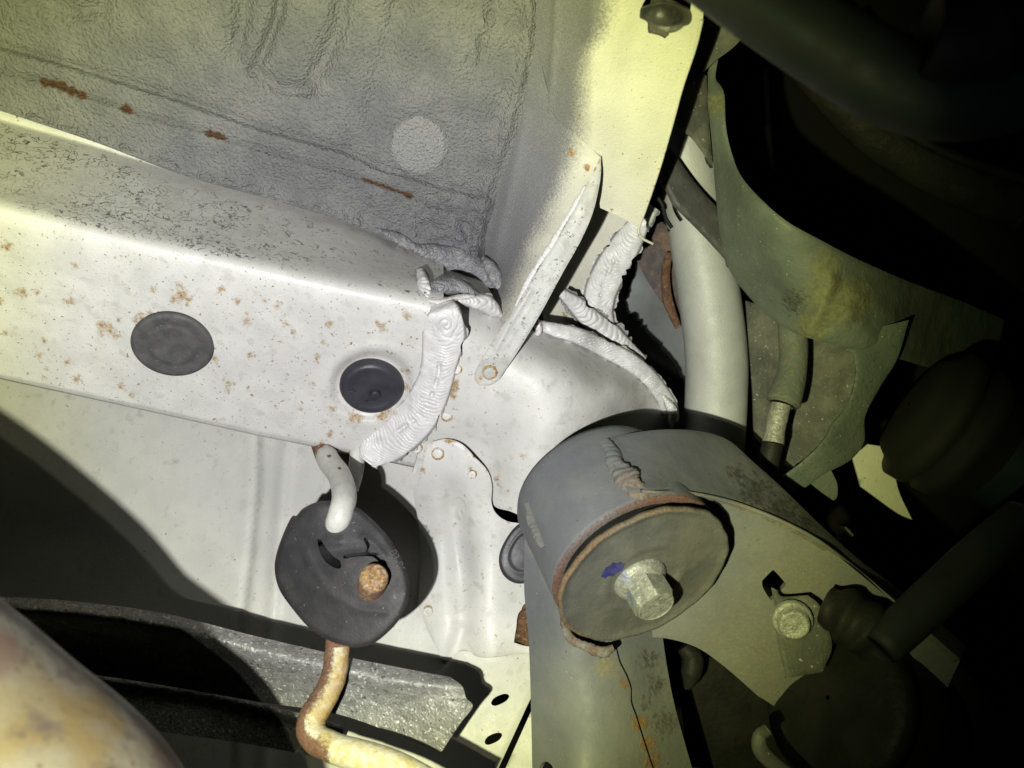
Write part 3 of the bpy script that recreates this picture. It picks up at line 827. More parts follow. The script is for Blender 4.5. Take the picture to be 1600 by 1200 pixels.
bracket_plate = patch('bracket_plate', [(654, 748, 'c'), (660, 720), (664, 700), (676, 690), (700, 686), (722, 694), (742, 714), (762, 736), (769, 760), (768, 785), (776, 803), (795, 815), (828, 818), (870, 820, 'c'), (870, 1030, 'c'), (820, 1022), (760, 1028), (735, 1022), (720, 1020), (708, 1034), (699, 1052, 'c'), (690, 1030), (668, 985), (653, 945, 'c'), (656, 880), (654, 820), (646, 770)],
      ft, M_mount, foot, step=4.2, thick=.0016, relief=ft_relief, roll=3, rolld=.0007, attrs={
          'rust': lambda x, y: blobs(x, y, FR) + .5 * np.exp(-(dseg(x, y, [(656, 748), (663, 705), (680, 688), (712, 689), (745, 717)])[0] / 2.2) ** 2) + .5 * np.exp(-(dseg(x, y, [(735, 1022), (760, 1028), (820, 1022), (860, 1024)])[0] / 1.8) ** 2), 'coat': lambda x, y: 0 * x, 'scratch': lambda x, y: .1 + 0 * x},
      holes=[[(803, 1004, 'c'), (806, 985), (816, 952), (870, 950, 'c'), (870, 1012, 'c'), (825, 1010)]])
for (x, y, r, ru) in ((684, 709, 10, .9), (738, 741, 7, .8), (669, 955, 8, .6)):
    ring_spot(x, y, float(ft(np.array([x]), np.array([y]))[0]) - .0006, r, vec([0, 0, 0], DOWN * .3 + np.array([-.1, .1, .8])), bracket_plate, M_mount, rust=ru)
patch('rust_flake', [(792, 1008, 'c'), (804, 978), (818, 945, 'c'), (850, 950, 'c'), (850, 1012, 'c'), (820, 1008)], lambda x, y: .405 + .0 * x, M_rustw, foot, step=4, thick=.002, relief=lambda x, y: .003 * vnoise(x, y, 12, 70))

# third plug, half behind the arm
lathe('rubber_plug', C(822, 862, .4030), vec([0, 0, 0], np.array([-.25, .15, 1.0])), flat_prof(52 / F * .4), M_plugb, None, n=72, label='grey ringed rubber plug half hidden behind the grey arm', cat='plug',
      mod=lambda r, z, th, T: (r * (1 - .28 * np.abs(np.sin(th)) ** 2), z))

# ================================================================== sealant beads: paste smeared over the seams
def paste(name, path, hw, mat, parent, height=.0032, period=7.0, wr=.0005, bow=1.0, skew=0.0, seed=0, rag=.16, dirt_shade=.0, mid=0.0, step=2.3, swirl=None, sink=.003, **kw):
    """PATH of (px, py, depth of the metal below), HW half widths in pixels along it"""
    n = 90
    c = crm(np.asarray(path, float), n)
    hw_ = np.interp(np.linspace(0, 1, n), np.linspace(0, 1, len(hw)), hw)
    t = np.gradient(c[:, :2], axis=0); t /= np.linalg.norm(t, axis=1)[:, None]
    nn = np.stack([-t[:, 1], t[:, 0]], -1)
    L = np.concatenate([[0], np.cumsum(np.linalg.norm(np.diff(c[:, :2], axis=0), axis=1))])
    ra = 1 + rag * vnoise(L, 0 * L, 16, seed) + rag * .7 * vnoise(L, 0 * L, 6, seed + 1)
    rb = 1 + rag * vnoise(L, 0 * L, 16, seed + 2) + rag * .7 * vnoise(L, 0 * L, 6, seed + 3)
    left = c[:, :2] + nn * (hw_ * ra)[:, None]; right = c[:, :2] - nn * (hw_ * rb)[:, None]
    outl = np.vstack([left, right[::-1]])
    line = c[:, :2]; tot = L[-1]
    def base(x, y):
        d, p, sd = dseg(x, y, line)
        return np.interp(p, L / tot, c[:, 2])
    def uvs(x, y):
        d, p, sd = dseg(x, y, line)
        w = np.interp(p, L / tot, hw_)
        return p * tot, np.clip(d * sd / np.maximum(w, 1), -1.4, 1.4)
    def rel(x, y):
        l, q = uvs(x, y)
        dome = np.clip(1 - np.abs(q) ** 2.4, 0, 1) ** .55
        endt = ss(0, 7, l) * ss(0, 7, tot - l)
        ph = (l + skew * q * 14 + bow * 11 * q * q + 5.5 * vnoise(x, y, 26, seed + 5) + 2.6 * vnoise(x, y, 10, seed + 6)) / period * np.pi
        crease = np.abs(np.sin(ph)) ** .38
        amp = 2.3 * wr * (.35 + .8 * np.clip(.5 + .8 * vnoise(x, y, 20, seed + 7), 0, 1.3))
        h = height * dome * (.75 + .25 * endt) * (1 + .28 * vnoise(x, y, 24, seed + 8) + .14 * vnoise(x, y, 9, seed + 9)) + amp * crease * np.clip(dome, 0, 1)
        if mid:
            off = .12 * np.sin(l / 31.0) + .08 * vnoise(l, 0 * l, 14, seed + 11)
            g = np.exp(-((q - off) / .10) ** 2) * ss(.28, .36, l / tot) * ss(.82, .74, l / tot) * np.clip(.5 + 1.2 * vnoise(l, 0 * l, 7, seed + 12), 0, 1)
            h = h - mid * g
        if swirl is not None:
            cx, cy, r0 = swirl
            e = np.hypot((x - cx) / .82, (y - cy)) ; a = np.arctan2(y - cy, x - cx)
            k = ss(r0 * 1.15, r0 * .9, e)
            sp = np.abs(np.sin((e + 2.2 * a + 6.0 * vnoise(x, y, 13, seed + 14)) / 12.0 * np.pi)) ** .45
            h = h * (1 - k) + k * (height * (.8 + .25 * vnoise(x, y, 14, seed + 15)) + .0014 * sp)
        edge = ss(.86, 1.02, np.abs(q))
        return h - sink * edge
    def dr(x, y):
        l, q = uvs(x, y)
        v = dirt_shade + .46 * ss(.80, .97, np.abs(q))  # overall grime, plus contact shade painted dark towards both edges
        if mid:
            off = .12 * np.sin(l / 31.0) + .08 * vnoise(l, 0 * l, 14, seed + 11)
            v = v + .30 * np.exp(-((q - off) / .12) ** 2) * ss(.28, .36, l / tot) * ss(.82, .74, l / tot)  # shade of the middle groove painted in too
        return v
    return patch(name, [tuple(p) for p in outl], base, mat, parent, step=step, thick=.0008, relief=rel, attrs={'dirt_shade': dr}, **kw)

paste('sealant_lump', [(592, 360, .391), (620, 371, .393), (642, 384, .396), (668, 390, .399)], [4, 9, 11, 8, 5], M_sealg, pan, height=.0036, period=9, wr=.0008, seed=320, rag=.3, step=2.2)
paste('sealant_lump', [(648, 388, .397), (690, 398, .399), (735, 416, .402), (764, 442, .403), (778, 468, .402)], [9, 16, 22, 22, 14, 6], M_sealg, pan, height=.0052, period=9, wr=.0012, bow=1.3, seed=330, rag=.14, step=2.2)
paste('sealant_lump', [(754, 402, .399), (766, 418, .397), (777, 440, .395), (780, 464, .396)], [4, 11, 13, 9, 3], M_sealg, pan, height=.0040, period=6, wr=.0007, bow=1.4, seed=340, rag=.1, step=2.2)

bead = thing('sealant_bead', 'thick white ribbed sealant bead curving down the rail end seam', 'sealant', (660, 600, .36))
bd = lambda y, k=.0012: float(dH(y, H_RAIL)) - k
paste('bead_body', [(690, 474, .3505), (694, 490, bd(490, .002)), (694, 520, bd(520)), (688, 560, bd(560)), (678, 600, bd(600)), (655, 645, bd(645)), (620, 678, bd(678)), (590, 702, bd(702, .002)), (574, 722, bd(712, .004))],
      [20, 31, 36, 33, 29, 29, 31, 33, 35, 37, 36, 32, 18], M_seal, bead, height=.0024, period=5.4, wr=.00038, bow=1.5, seed=200, rag=.15, mid=.0026, step=1.35, swirl=(697, 508, 24))

fold = thing('sealant_bead', 'crumpled sealant strips folded under the pan corner beside the swirled bead', 'sealant', (715, 465, .37))
paste('sealant_strip', [(655, 420, .372), (659, 436, .3635), (663, 452, .3575), (662, 476, .3535)], [6, 10, 13, 12, 8], M_seal, fold, height=.0030, period=6, wr=.0011, bow=.4, skew=.6, seed=220, rag=.4, dirt_shade=.22, step=2.0)
paste('sealant_strip', [(661, 464, .3565), (684, 448, .3625), (716, 448, .3665), (744, 460, .370), (752, 468, .372)], [6, 13, 15, 13, 8, 4], M_sealg, fold, height=.0042, period=5, wr=.0004, bow=1.2, seed=230, rag=.12, step=2.0)
paste('sealant_strip', [(664, 470, .3530), (684, 474, .3535), (704, 470, .356), (722, 464, .360), (742, 462, .364)], [5, 8, 8, 7, 5, 3], M_seal, fold, height=.0026, period=9, wr=.0006, bow=.2, skew=1.2, seed=240, rag=.3, dirt_shade=.12, step=2.0)
paste('sealant_strip', [(714, 470, .3590), (738, 472, .363), (758, 474, .367), (774, 486, .372), (784, 494, .376)], [4, 7, 12, 15, 12, 4], M_seal, fold, height=.0034, period=8, wr=.0008, bow=1.4, seed=250, rag=.22, dirt_shade=.05, step=2.0)

outer = thing('sealant_bead', 'narrow ribbed sealant bead along the outer edge of domed mount', 'sealant', (960, 560, .41))
paste('bead_body', [(836, 506, .3945), (870, 516, .397), (900, 524, .400), (940, 542, .414), (985, 566, .421), (1012, 588, .429), (1033, 614, .438), (1046, 640, .447), (1049, 668, .456)], [7, 12, 13, 14, 15, 15, 14, 13, 14, 13], M_seal, outer, height=.0026, period=6.0, wr=.0008, bow=.2, skew=1.1, seed=260, rag=.18, step=1.5)
paste('bead_tip', [(1036, 618, .438), (1050, 640, .443), (1053, 668, .449)], [4, 8, 9, 6], M_seal, outer, height=.003, period=9, wr=.0012, bow=.2, skew=1.5, seed=270, rag=.45, dirt_shade=.2, step=2.0)
paste('bead_knot', [(828, 497, .392), (838, 505, .390), (842, 516, .391), (838, 524, .393)], [4, 7, 7, 4], M_seal, outer, height=.0022, period=7, wr=.0008, seed=280, rag=.3, dirt_shade=.2, step=2.0)

upper = thing('sealant_bead', 'fat white ribbed sealant bead below the cream panel tip', 'sealant', (945, 430, .42))
paste('bead_body', [(1000, 346, .420), (978, 382, .422), (956, 418, .424), (940, 452, .427), (936, 482, .430), (944, 510, .434)], [17, 24, 27, 27, 25, 18], M_seal, upper, height=.0036, period=5.6, wr=.00042, bow=1.6, seed=290, rag=.17, mid=.0018, step=1.35)
paste('bead_body', [(878, 458, .414), (902, 478, .419), (928, 504, .424), (955, 528, .428), (978, 546, .432), (1008, 562, .437)], [8, 15, 18, 22, 17, 5], M_seal, upper, height=.0028, period=9.5, wr=.0006, bow=1.4, seed=300, rag=.28, dirt_shade=.14, step=1.6)
paste('bead_stub', [(1020, 322, .412), (1010, 336, .411), (1000, 356, .412)], [13, 16, 12], M_seal, upper, height=.0036, period=9, wr=.0007, seed=310, rag=.16, dirt_shade=.1, step=2.2)
# ================================================================== panels behind
back = thing('outer_panel', 'yellowish body panel strip seen behind the strap in shadow', 'panel', (930, 400, .46))
patch('panel_sheet', [(800, 300, 'c'), (1010, 280, 'c'), (990, 330), (950, 430), (935, 520), (960, 570), (860, 540, 'c')], tps([(800, 300, .43), (1010, 280, .43), (930, 400, .436), (930, 520, .436), (860, 540, .425)]), M_cream, back, step=8, attrs={'coat': lambda x, y: 0 * x, 'rust': lambda x, y: blobs(x, y, [(884, 494, 5, .7), (880, 490, 5, .6), (905, 480, 5, .6)])})
arch = thing('quarter_panel', 'smooth grey inner wing panel between sealant and silver pipe', 'panel', (1040, 520, .5))
patch('panel_sheet', [(950, 330, 'c'), (1150, 330, 'c'), (1150, 720, 'c'), (950, 720, 'c')], tps([(950, 330, .53), (1150, 330, .55), (1150, 720, .50), (950, 720, .49), (1040, 520, .53), (1010, 450, .50)]), M_bgrey, arch, step=10,
      relief=lambda x, y: .004 * np.exp(-(dseg(x, y, [(1010, 560), (1060, 590), (1120, 605)])[0] / 9) ** 2) - .003 * np.exp(-(dseg(x, y, [(1010, 585), (1060, 615), (1120, 625)])[0] / 7) ** 2))
fl = thing('rusty_bracket', 'dark triangular bracket with rusty strip behind the silver pipe', 'bracket', (1035, 440, .47))
patch('bracket_plate', [(988, 395, 'c'), (1010, 360), (1050, 340, 'c'), (1080, 380), (1085, 500), (1068, 512, 'c'), (1040, 480), (1012, 440)], tps([(988, 395, .475), (1050, 340, .47), (1068, 512, .48), (1085, 430, .47)]), M_brown, fl, step=6)
tube('rust_strip', [(1046, 395, .463), (1040, 430, .464), (1044, 470, .466), (1060, 512, .468)], [.0022, .0028, .0030, .002], M_rustw, fl, n=50, m=12, flat=.5)

inner = thing('inner_panel', 'large pale body panel below the rail with upright crease', 'body panel', (300, 800, .44))
Y_IN = .338
def in_relief(x, y):
    h = .0006 * vnoise(x, y, 120, 81)
    cl = np.interp(y, [640, 760, 860, 960, 1100], [404, 403, 393, 381, 365])
    h = h - .0020 * np.exp(-((x - cl) / 6) ** 2) + .0035 * ss(-5, 5, x - cl)
    c2 = np.interp(y, [640, 900, 1100], [452, 430, 415])
    h = h + .0022 * np.exp(-((x - c2) / 10) ** 2)
    return h
patch('panel_sheet', [(-400, 500, 'c'), (700, 660, 'c'), (720, 900), (720, 1080, 'c'), (560, 1400, 'c'), (-400, 1400, 'c')], lambda x, y: .4555 - .0001 * (y - 650) + (x - 400) * -.00002, M_inner, inner, step=7, relief=in_relief, thick=.0012,
      attrs={'rust': lambda x, y: blobs(x, y, [(228, 783, 3, .6), (300, 1190, 4, .7), (350, 1185, 4, .7)])})
sill = thing('lower_panel', 'pale perforated panel with two slotted holes beside the grey arm', 'body panel', (770, 1110, .40))
lp = tps([(690, 1040, .404), (720, 1022, .402), (860, 1020, .404), (860, 1100, .398), (640, 1240, .385), (780, 1240, .385)])
patch('panel_sheet', [(690, 1045, 'c'), (705, 1030), (722, 1016), (760, 1024), (860, 1016, 'c'), (860, 1060, 'c'), (838, 1072, 'c'), (765, 1230, 'c'), (600, 1230, 'c'), (600, 1100, 'c')], lambda x, y: lp(x, y) + .0012, M_inner, sill, step=6, thick=.0014, roll=3, rolld=.0006,
      holes=[[(767, 1099), (773, 1090), (788, 1084), (796, 1087), (790, 1096), (774, 1103)], [(757, 1160), (762, 1151), (776, 1145), (785, 1147), (779, 1157), (763, 1164)]],
      attrs={'rust': lambda x, y: blobs(x, y, [(775, 1040, 4, .6), (780, 1036, 3, .6), (733, 1026, 4, .6)]) })
patch('panel_sheet', [(845, 1078, 'c'), (880, 1060, 'c'), (880, 1240, 'c'), (772, 1240, 'c')], lambda x, y: lp(x, y) + .003, M_inner, sill, step=8, thick=.0014, attrs={'rust': lambda x, y: 0 * x})

# ================================================================== exhaust hanger
hook = thing('hanger_hook', 'bent white hook rod with rust specks welded under the rail', 'hook', (505, 705, .40))
tube('hook_rod', [(498, 676, .428), (506, 702, .412), (515, 722, .394), (531, 745, .372), (538, 775, .346), (532, 803, .3345), (525, 823, .3385), (522, 838, .347)], [.0058, .0056, .0055, .0054, .0052, .0050], M_rod, hook, n=90, m=28,
     mod=lambda s, t: 1 - .25 * ss(.985, 1, s), attrs={'rust': lambda s, t: .62 * (1 - ss(.20, .30, s)) + .85 * np.exp(-(((s - .33) / .02) ** 2 + ((t - 1.9) / .25) ** 2)) + .85 * np.exp(-(((s - .47) / .02) ** 2 + ((t - 1.8) / .25) ** 2)) + .55 * np.exp(-(((s - .9) / .02) ** 2 + ((t - 1.2) / .2) ** 2))})
tube('hook_rod', [(560, 690, .412), (556, 735, .406), (548, 765, .404)], .0040, M_rod, hook, n=20, m=16, attrs={'rust': lambda s, t: .1 + 0 * s})

rub = thing('rubber_hanger', 'black oval rubber exhaust hanger with slotted face hung on the hook', 'rubber hanger', (540, 900, .33))
rd = tps([(430, 880, .345), (500, 800, .335), (560, 800, .335), (640, 920, .325), (540, 1005, .325), (470, 960, .335), (540, 900, .3265)])
SLOT1 = [(496, 844), (500, 842), (511, 858), (522, 870), (531, 876), (533, 886), (525, 888), (509, 878), (500, 863)]
SLOT2 = [(536, 869), (548, 865), (570, 862), (573, 855), (568, 842), (572, 840), (578, 852), (575, 862), (588, 864), (598, 870), (606, 884), (598, 884), (588, 874), (578, 869), (552, 870), (540, 873)]
def rub_relief(x, y):
    h = .0005 * vnoise(x, y, 70, 91)
    dd, pp, sd = dseg(x, y, [(478, 862), (492, 895), (520, 930), (560, 952), (600, 956)])
    h = h + .0008 * np.exp(-(dd / 7) ** 2) - .0016 * ss(-8, 8, -dd * sd) * 0
    dd, pp, sd = dseg(x, y, [(568, 838), (585, 850), (600, 868)])
    h = h + .0007 * np.exp(-(dd / 5) ** 2)
    dd, pp, sd = dseg(x, y, [(500, 850), (512, 845), (530, 846)])
    h = h + .0007 * np.exp(-(dd / 7) ** 2)
    h = h - .0012 * np.exp(-(ell(x, y, 545, 858, 26, 9, -5) ** 2))
    return h
HO = [(429, 888), (434, 858), (447, 824), (457, 806, 'c'), (463, 806, 'c'), (474, 794), (496, 784), (516, 783), (545, 788), (566, 798), (596, 826), (618, 856), (633, 886), (640, 915), (637, 942), (624, 968), (604, 990), (582, 1006), (556, 1012), (535, 1008), (512, 1000), (484, 982), (456, 950), (436, 920)]
rubber_body = patch('rubber_body', [(p[0], p[1]) for p in HO], rd, M_rubber, rub, step=3.0, thick=.018, relief=rub_relief, roll=9, rolld=.0042, holes=[SLOT1, SLOT2],
      attrs={'rust': lambda x, y: blobs(x, y, [(582, 936, 9, .62), (578, 928, 8, .55), (570, 915, 7, .5)])})
# raised characters moulded on the rim
def emboss(txt, px, py, d, size, ang, mat, parent, nrm):
    cu = bpy.data.curves.new('moulded_text', 'FONT'); cu.body = txt; cu.size = size; cu.extrude = .0002; cu.align_x = 'CENTER'; cu.align_y = 'CENTER'
    ob = bpy.data.objects.new('tmp', cu); scene.collection.objects.link(ob)
    dg = bpy.context.evaluated_depsgraph_get()
    me = bpy.data.meshes.new_from_object(ob.evaluated_get(dg))
    v = np.array([tuple(q.co) for q in me.vertices]); f = [tuple(p.vertices) for p in me.polygons]
    bpy.data.objects.remove(ob)
    n = np.asarray(nrm, float); n /= np.linalg.norm(n)
    a = math.radians(ang)
    ux = np.array([math.cos(a), -math.sin(a), 0]); ux -= n * (ux @ n); ux /= np.linalg.norm(ux)
    uy = np.cross(n, ux)
    vv = C(px, py, d) + v[:, :1] * ux + v[:, 1:2] * uy + v[:, 2:3] * n
    return mkobj('moulded_text', vv, f, mat, parent, smooth=False, attrs={'rust': np.zeros(len(vv))})
rub_n = vec([0, 0, 0], np.array([-.05, -.1, 1.0]))
emboss('03-86', 621, 876, float(rd(np.array([621.]), np.array([876.]))[0]) - .0001, .0042, 64, M_rubber, rubber_body, np.array([.25, .1, 1.0]))

# ================================================================== exhaust
exh = thing('exhaust_pipe', 'large heat-stained exhaust pipe rising into view, out of focus', 'exhaust pipe', (60, 1160, .2))
tube('pipe_body', [(-460, 930, .195), (-320, 1015, .196), (-162, 1125, .199), (-55, 1205, .205), (30, 1278, .202), (82, 1340, .20), (120, 1430, .198), (140, 1540, .198)], .0345, M_exh, exh, n=120, m=64)
hang = thing('hanger_rod', 'rusty bent rod from the exhaust ending in a pin through the rubber hanger', 'hanger rod', (600, 1180, .31))
tube('rod_bar', [(530, 968, .345), (527, 1010, .343), (523, 1050, .338), (508, 1088, .331), (487, 1124, .324), (490, 1150, .320), (520, 1168, .316), (570, 1184, .311), (630, 1208, .306), (720, 1260, .30)], [.0050, .0052, .0054, .0054, .0058, .0058, .0058, .0064, .0066, .0066, .0066, .0066], M_rodyr, hang, n=200, m=32,
     mod=lambda s, t: 1 + .03 * np.sin(s * 80 + 3 * t) * np.sin(s * 37) * (s < .5),
     attrs={'rust': lambda s, t: (.62 + .45 * np.cos(t + .2)) * (1 - ss(.46, .56, s)) * .75 + .28 * (s < .1) + .30 * np.exp(-((s - .52) / .06) ** 2) + .25 * ss(.7, .9, s) * np.exp(-((t - 1.3) / .4) ** 2),
            'yellow': lambda s, t: (.40 - .2 * np.cos(t)) * (1 - ss(.4, .5, s)) + .35 * np.exp(-((s - .5) / .05) ** 2) + .2 * ss(.6, .8, s)})
pinc = C(581, 914, .325); pax = vec(pinc, C(585, 898, .30))
pin_ax = np.array([.30, .66, 1.0])
lathe('rod_pin', pinc, pin_ax, [(-.012, .0058), (.006, .0060), (.0096, .0057), (.0104, .0050), (.0106, .0046), (.0105, .002), (.0105, .0001)], M_rodyr, hang, n=40,
      attrs={'rust': lambda r, z, th: np.where(z < .0095, .75 + .2 * np.sin(th), .50 + 0 * th), 'yellow': lambda r, z, th: .55 + 0 * z})

# ================================================================== heat shield
sh = thing('heat_shield', 'ribbed silver heat shield with torn flap under the rubber hanger', 'heat shield', (400, 1060, .36))
def rows_sheet(name, rows, mat, parent, nu=160, nv=60, thick=.0009, mod=None, **kw):
    g = np.stack([crm(np.asarray(r, float), nu) for r in rows])          # rows x nu x 3
    out = np.empty((nv, nu, 3))
    idx = np.c_[np.arange(len(rows)) * 100.0]
    for i in range(nu):
        out[:, i] = crm(np.c_[idx, g[:, i]], nv)[:, 1:]
    px, py, d = out[..., 0], out[..., 1], out[..., 2]
    if mod is not None: d = d - mod(px, py)
    v = C(px, py, d).reshape(-1, 3)
    i, j = np.meshgrid(np.arange(nv - 1), np.arange(nu - 1), indexing='ij')
    q = np.stack([i * nu + j, (i + 1) * nu + j, (i + 1) * nu + j + 1, i * nu + j + 1], -1).reshape(-1, 4)
    tri = np.vstack([q[:, :3], q[:, [0, 2, 3]]])
    n = vnormals(v, tri)
    if (n * -v).sum() < 0: n = -n; q = q[:, ::-1]
    N = len(v)
    faces = q.tolist() + (q[:, ::-1] + N).tolist()
    ring = list(range(nu)) + [r * nu + nu - 1 for r in range(1, nv)] + [(nv - 1) * nu + c for c in range(nu - 2, -1, -1)] + [r * nu for r in range(nv - 2, 0, -1)]
    K = len(ring)
    allv = np.vstack([v, v - n * thick, v[ring], (v - n * thick)[ring]])
    for k in range(K):
        k2 = (k + 1) % K
        faces.append((2 * N + k, 2 * N + k2, 2 * N + K + k2, 2 * N + K + k))
    return mkobj(name, allv, faces, mat, parent, **kw)
rows_sheet('shield_sheet', [
    [(-350, 904, 0.360), (-60, 928, 0.360), (100, 938, 0.359), (250, 957, 0.357), (400, 994, 0.354), (540, 1026, 0.351), (640, 1046, 0.349), (704, 1058, 0.348)],
    [(-350, 922, 0.354), (-60, 946, 0.354), (100, 955, 0.353), (250, 976, 0.351), (400, 1014, 0.348), (540, 1046, 0.345), (640, 1066, 0.343), (722, 1072, 0.342)],
    [(-350, 934, 0.356), (-60, 958, 0.356), (100, 968, 0.355), (250, 990, 0.353), (400, 1030, 0.350), (540, 1062, 0.346), (640, 1082, 0.344), (728, 1090, 0.341)],
    [(-350, 948, 0.364), (-60, 972, 0.364), (100, 985, 0.363), (250, 1008, 0.360), (400, 1046, 0.355), (540, 1076, 0.348), (640, 1095, 0.345), (738, 1104, 0.338)],
    [(-350, 976, 0.372), (-60, 1000, 0.372), (100, 1018, 0.370), (250, 1040, 0.366), (400, 1072, 0.360), (530, 1096, 0.350), (630, 1124, 0.345), (718, 1132, 0.338)],
    [(-350, 1006, 0.374), (-60, 1030, 0.374), (100, 1048, 0.372), (250, 1070, 0.368), (400, 1096, 0.362), (520, 1114, 0.350), (610, 1144, 0.345), (689, 1176, 0.340)]],
    M_shield, sh, nu=200, nv=80, mod=lambda x, y: .0004 * vnoise(x, y, 16, 95) + .0004 * vnoise(x, y, 40, 96))
patch('shield_lower', [(120, 1050, 'c'), (200, 1060), (320, 1078), (460, 1112), (540, 1135, 'c'), (520, 1190, 'c'), (420, 1168), (300, 1150), (150, 1130, 'c')], tps([(120, 1050, .385), (460, 1112, .38), (300, 1150, .376), (520, 1190, .378), (300, 1080, .384)]), M_shield, sh, step=7,
      relief=lambda x, y: .004 * np.exp(-(dseg(x, y, [(120, 1056), (320, 1084), (460, 1118), (540, 1142)])[0] / 9) ** 2))

# ================================================================== suspension arm with its bushing
arm = thing('suspension_arm', 'grey suspension arm with bushing sleeve, rusty washer and hex bolt', 'suspension arm', (1000, 880, .33))
fc = C(1009, 904, .330)
bestd = None
for db_ in np.linspace(.331, .38, 400):
    bc = C(929, 770, db_); a_ = vec(bc, fc)
    q = a_ @ (-fc / np.linalg.norm(fc))
    if bestd is None or abs(q - .545) < bestd[0]: bestd = (abs(q - .545), db_, a_)
AX = bestd[2]; BC = C(929, 770, bestd[1]); SL = np.linalg.norm(fc - BC)
RW = 146 / F * .330
RS = RW * .985
def along(t): return BC + AX * t
lathe('bush_sleeve', BC, AX, [(-.003, RS * .80), (-.003, RS * .97), (0, RS * 1.0), (.004, RS), (SL * .35, RS), (SL - .0105, RS), (SL - .0085, RS * .995), (SL - .008, RS * .95), (SL - .0085, RS * .84)], M_arm, arm, n=140,
      attrs={'mud': lambda r, z, th: .22 * ss(SL - .014, SL - .009, z) + 0 * r, 'pit': lambda r, z, th: 0 * z, 'rust': lambda r, z, th: .95 * ss(SL - .0101, SL - .0090, z) * (.75 + .25 * np.sin(th * 2 + 1)) + 0 * r, 'orange': lambda r, z, th: 0 * z})
lathe('bush_rubber', BC, AX, [(SL - .012, RS * .90), (SL - .007, RS * .90), (SL - .004, RS * .93), (SL - .002, RS * .86)], M_black, arm, n=100)
def wash_attr(r, z, th):
    return .80 * ss(.92, .98, r / RW) * (.62 + .38 * np.sin(th * 1.0 + 2.2)) + .12 * np.sin(5 * th) * ss(.85, .95, r / RW)
wr = [(SL - .0024, RW * .2), (SL - .0026, RW * .96), (SL - .0022, RW * .995), (SL - .0008, RW * 1.0), (SL + .0002, RW * .985), (SL + .0001, RW * .955), (SL - .0006, RW * .93), (SL - .0010, RW * .86), (SL - .0008, RW * .66), (SL - .0002, RW * .50), (SL + .0001, RW * .46), (SL - .0006, RW * .42), (SL - .0010, RW * .36), (SL - .0010, RW * .05)]
wth = None
def wmod(r, z, th, T):
    return r * (1 + .008 * np.sin(9 * th + 1) * (r > RW * .9) + .005 * np.sin(23 * th) * (r > RW * .9)), z
washer = lathe('washer', BC, AX, wr, M_wash, arm, n=160, mod=wmod, attrs={'rust': wash_attr, 'blue': lambda r, z, th: 0 * r})
# paint dab on the washer, by the bolt
dab = along(SL - .0006)
uA = np.cross(AX, [0, 0, 1.0]); uA /= np.linalg.norm(uA); wA = np.cross(AX, uA)
def on_face(px, py, t):      # camera ray meets the plane across the axis at t
    ray = C(px, py, 1.0); p0 = along(t)
    return ray * ((p0 @ AX) / (ray @ AX))
dp = [on_face(x, y, SL + .0005) for x, y in ((939, 901), (941, 895), (944, 893), (946, 887), (952, 885), (956, 880), (963, 881), (968, 879), (975, 882), (973, 889), (968, 894), (962, 896), (958, 901), (951, 900), (946, 904))]
mkobj('paint_mark', np.array(dp), [tuple(range(15))], paint('blue_paint_mark', (.03, .03, .14), ((.05, .05, .18), 300, .4, .6), .5, .08), washer, smooth=False)
# bolt: flange and hexagon head
BO = on_face(1000, 905, SL - .001)
fr_ = 45 / F * .325
bolt_flange = lathe('bolt_flange', BO, AX, [(-.001, fr_ * .98), (.0006, fr_), (.0018, fr_ * .93), (.0044, fr_ * .74), (.0050, fr_ * .3)], M_bolt, arm, n=64, attrs={'blue': lambda r, z, th: .5 * np.exp(-(((th + 1.1 + np.pi) % (2 * np.pi) - np.pi) / .35) ** 2) + 0 * z, 'rust': lambda r, z, th: .35 * (r > fr_ * .9) + 0 * z})
hx = fr_ * .78
def hexmod(r, z, th, T):
    k = np.cos(np.pi / 6) / np.cos((th + .85085) % (np.pi / 3) - np.pi / 6)
    kk = np.where(T < 4, k, 1.0)
    return r * kk, z
lathe('bolt_head', BO, AX, [(.002, hx), (.004, hx), (.010, hx), (.0128, hx), (.0150, hx * .86), (.0153, hx * .80), (.0150, hx * .76), (.0150, .0001)], M_bolt, bolt_flange, n=96, mod=hexmod, sharp=24,
      attrs={'blue': lambda r, z, th: .52 * np.exp(-(((th + .35 + np.pi) % (2 * np.pi) - np.pi) / .45) ** 2) * (z < .0125) * (z > .003), 'rust': lambda r, z, th: .12 + 0 * z})

def on_sleeve(px, py, lift=0.0):      # depth at which a camera ray meets the sleeve's outside
    ray = C(px, py, 1.0); r0 = ray - AX * (ray @ AX); p0 = BC - AX * (BC @ AX)
    a = r0 @ r0; b = -2 * r0 @ p0; c = p0 @ p0 - RS * RS
    q = max(b * b - 4 * a * c, 0)
    return float((-b - math.sqrt(q)) / (2 * a)) - lift
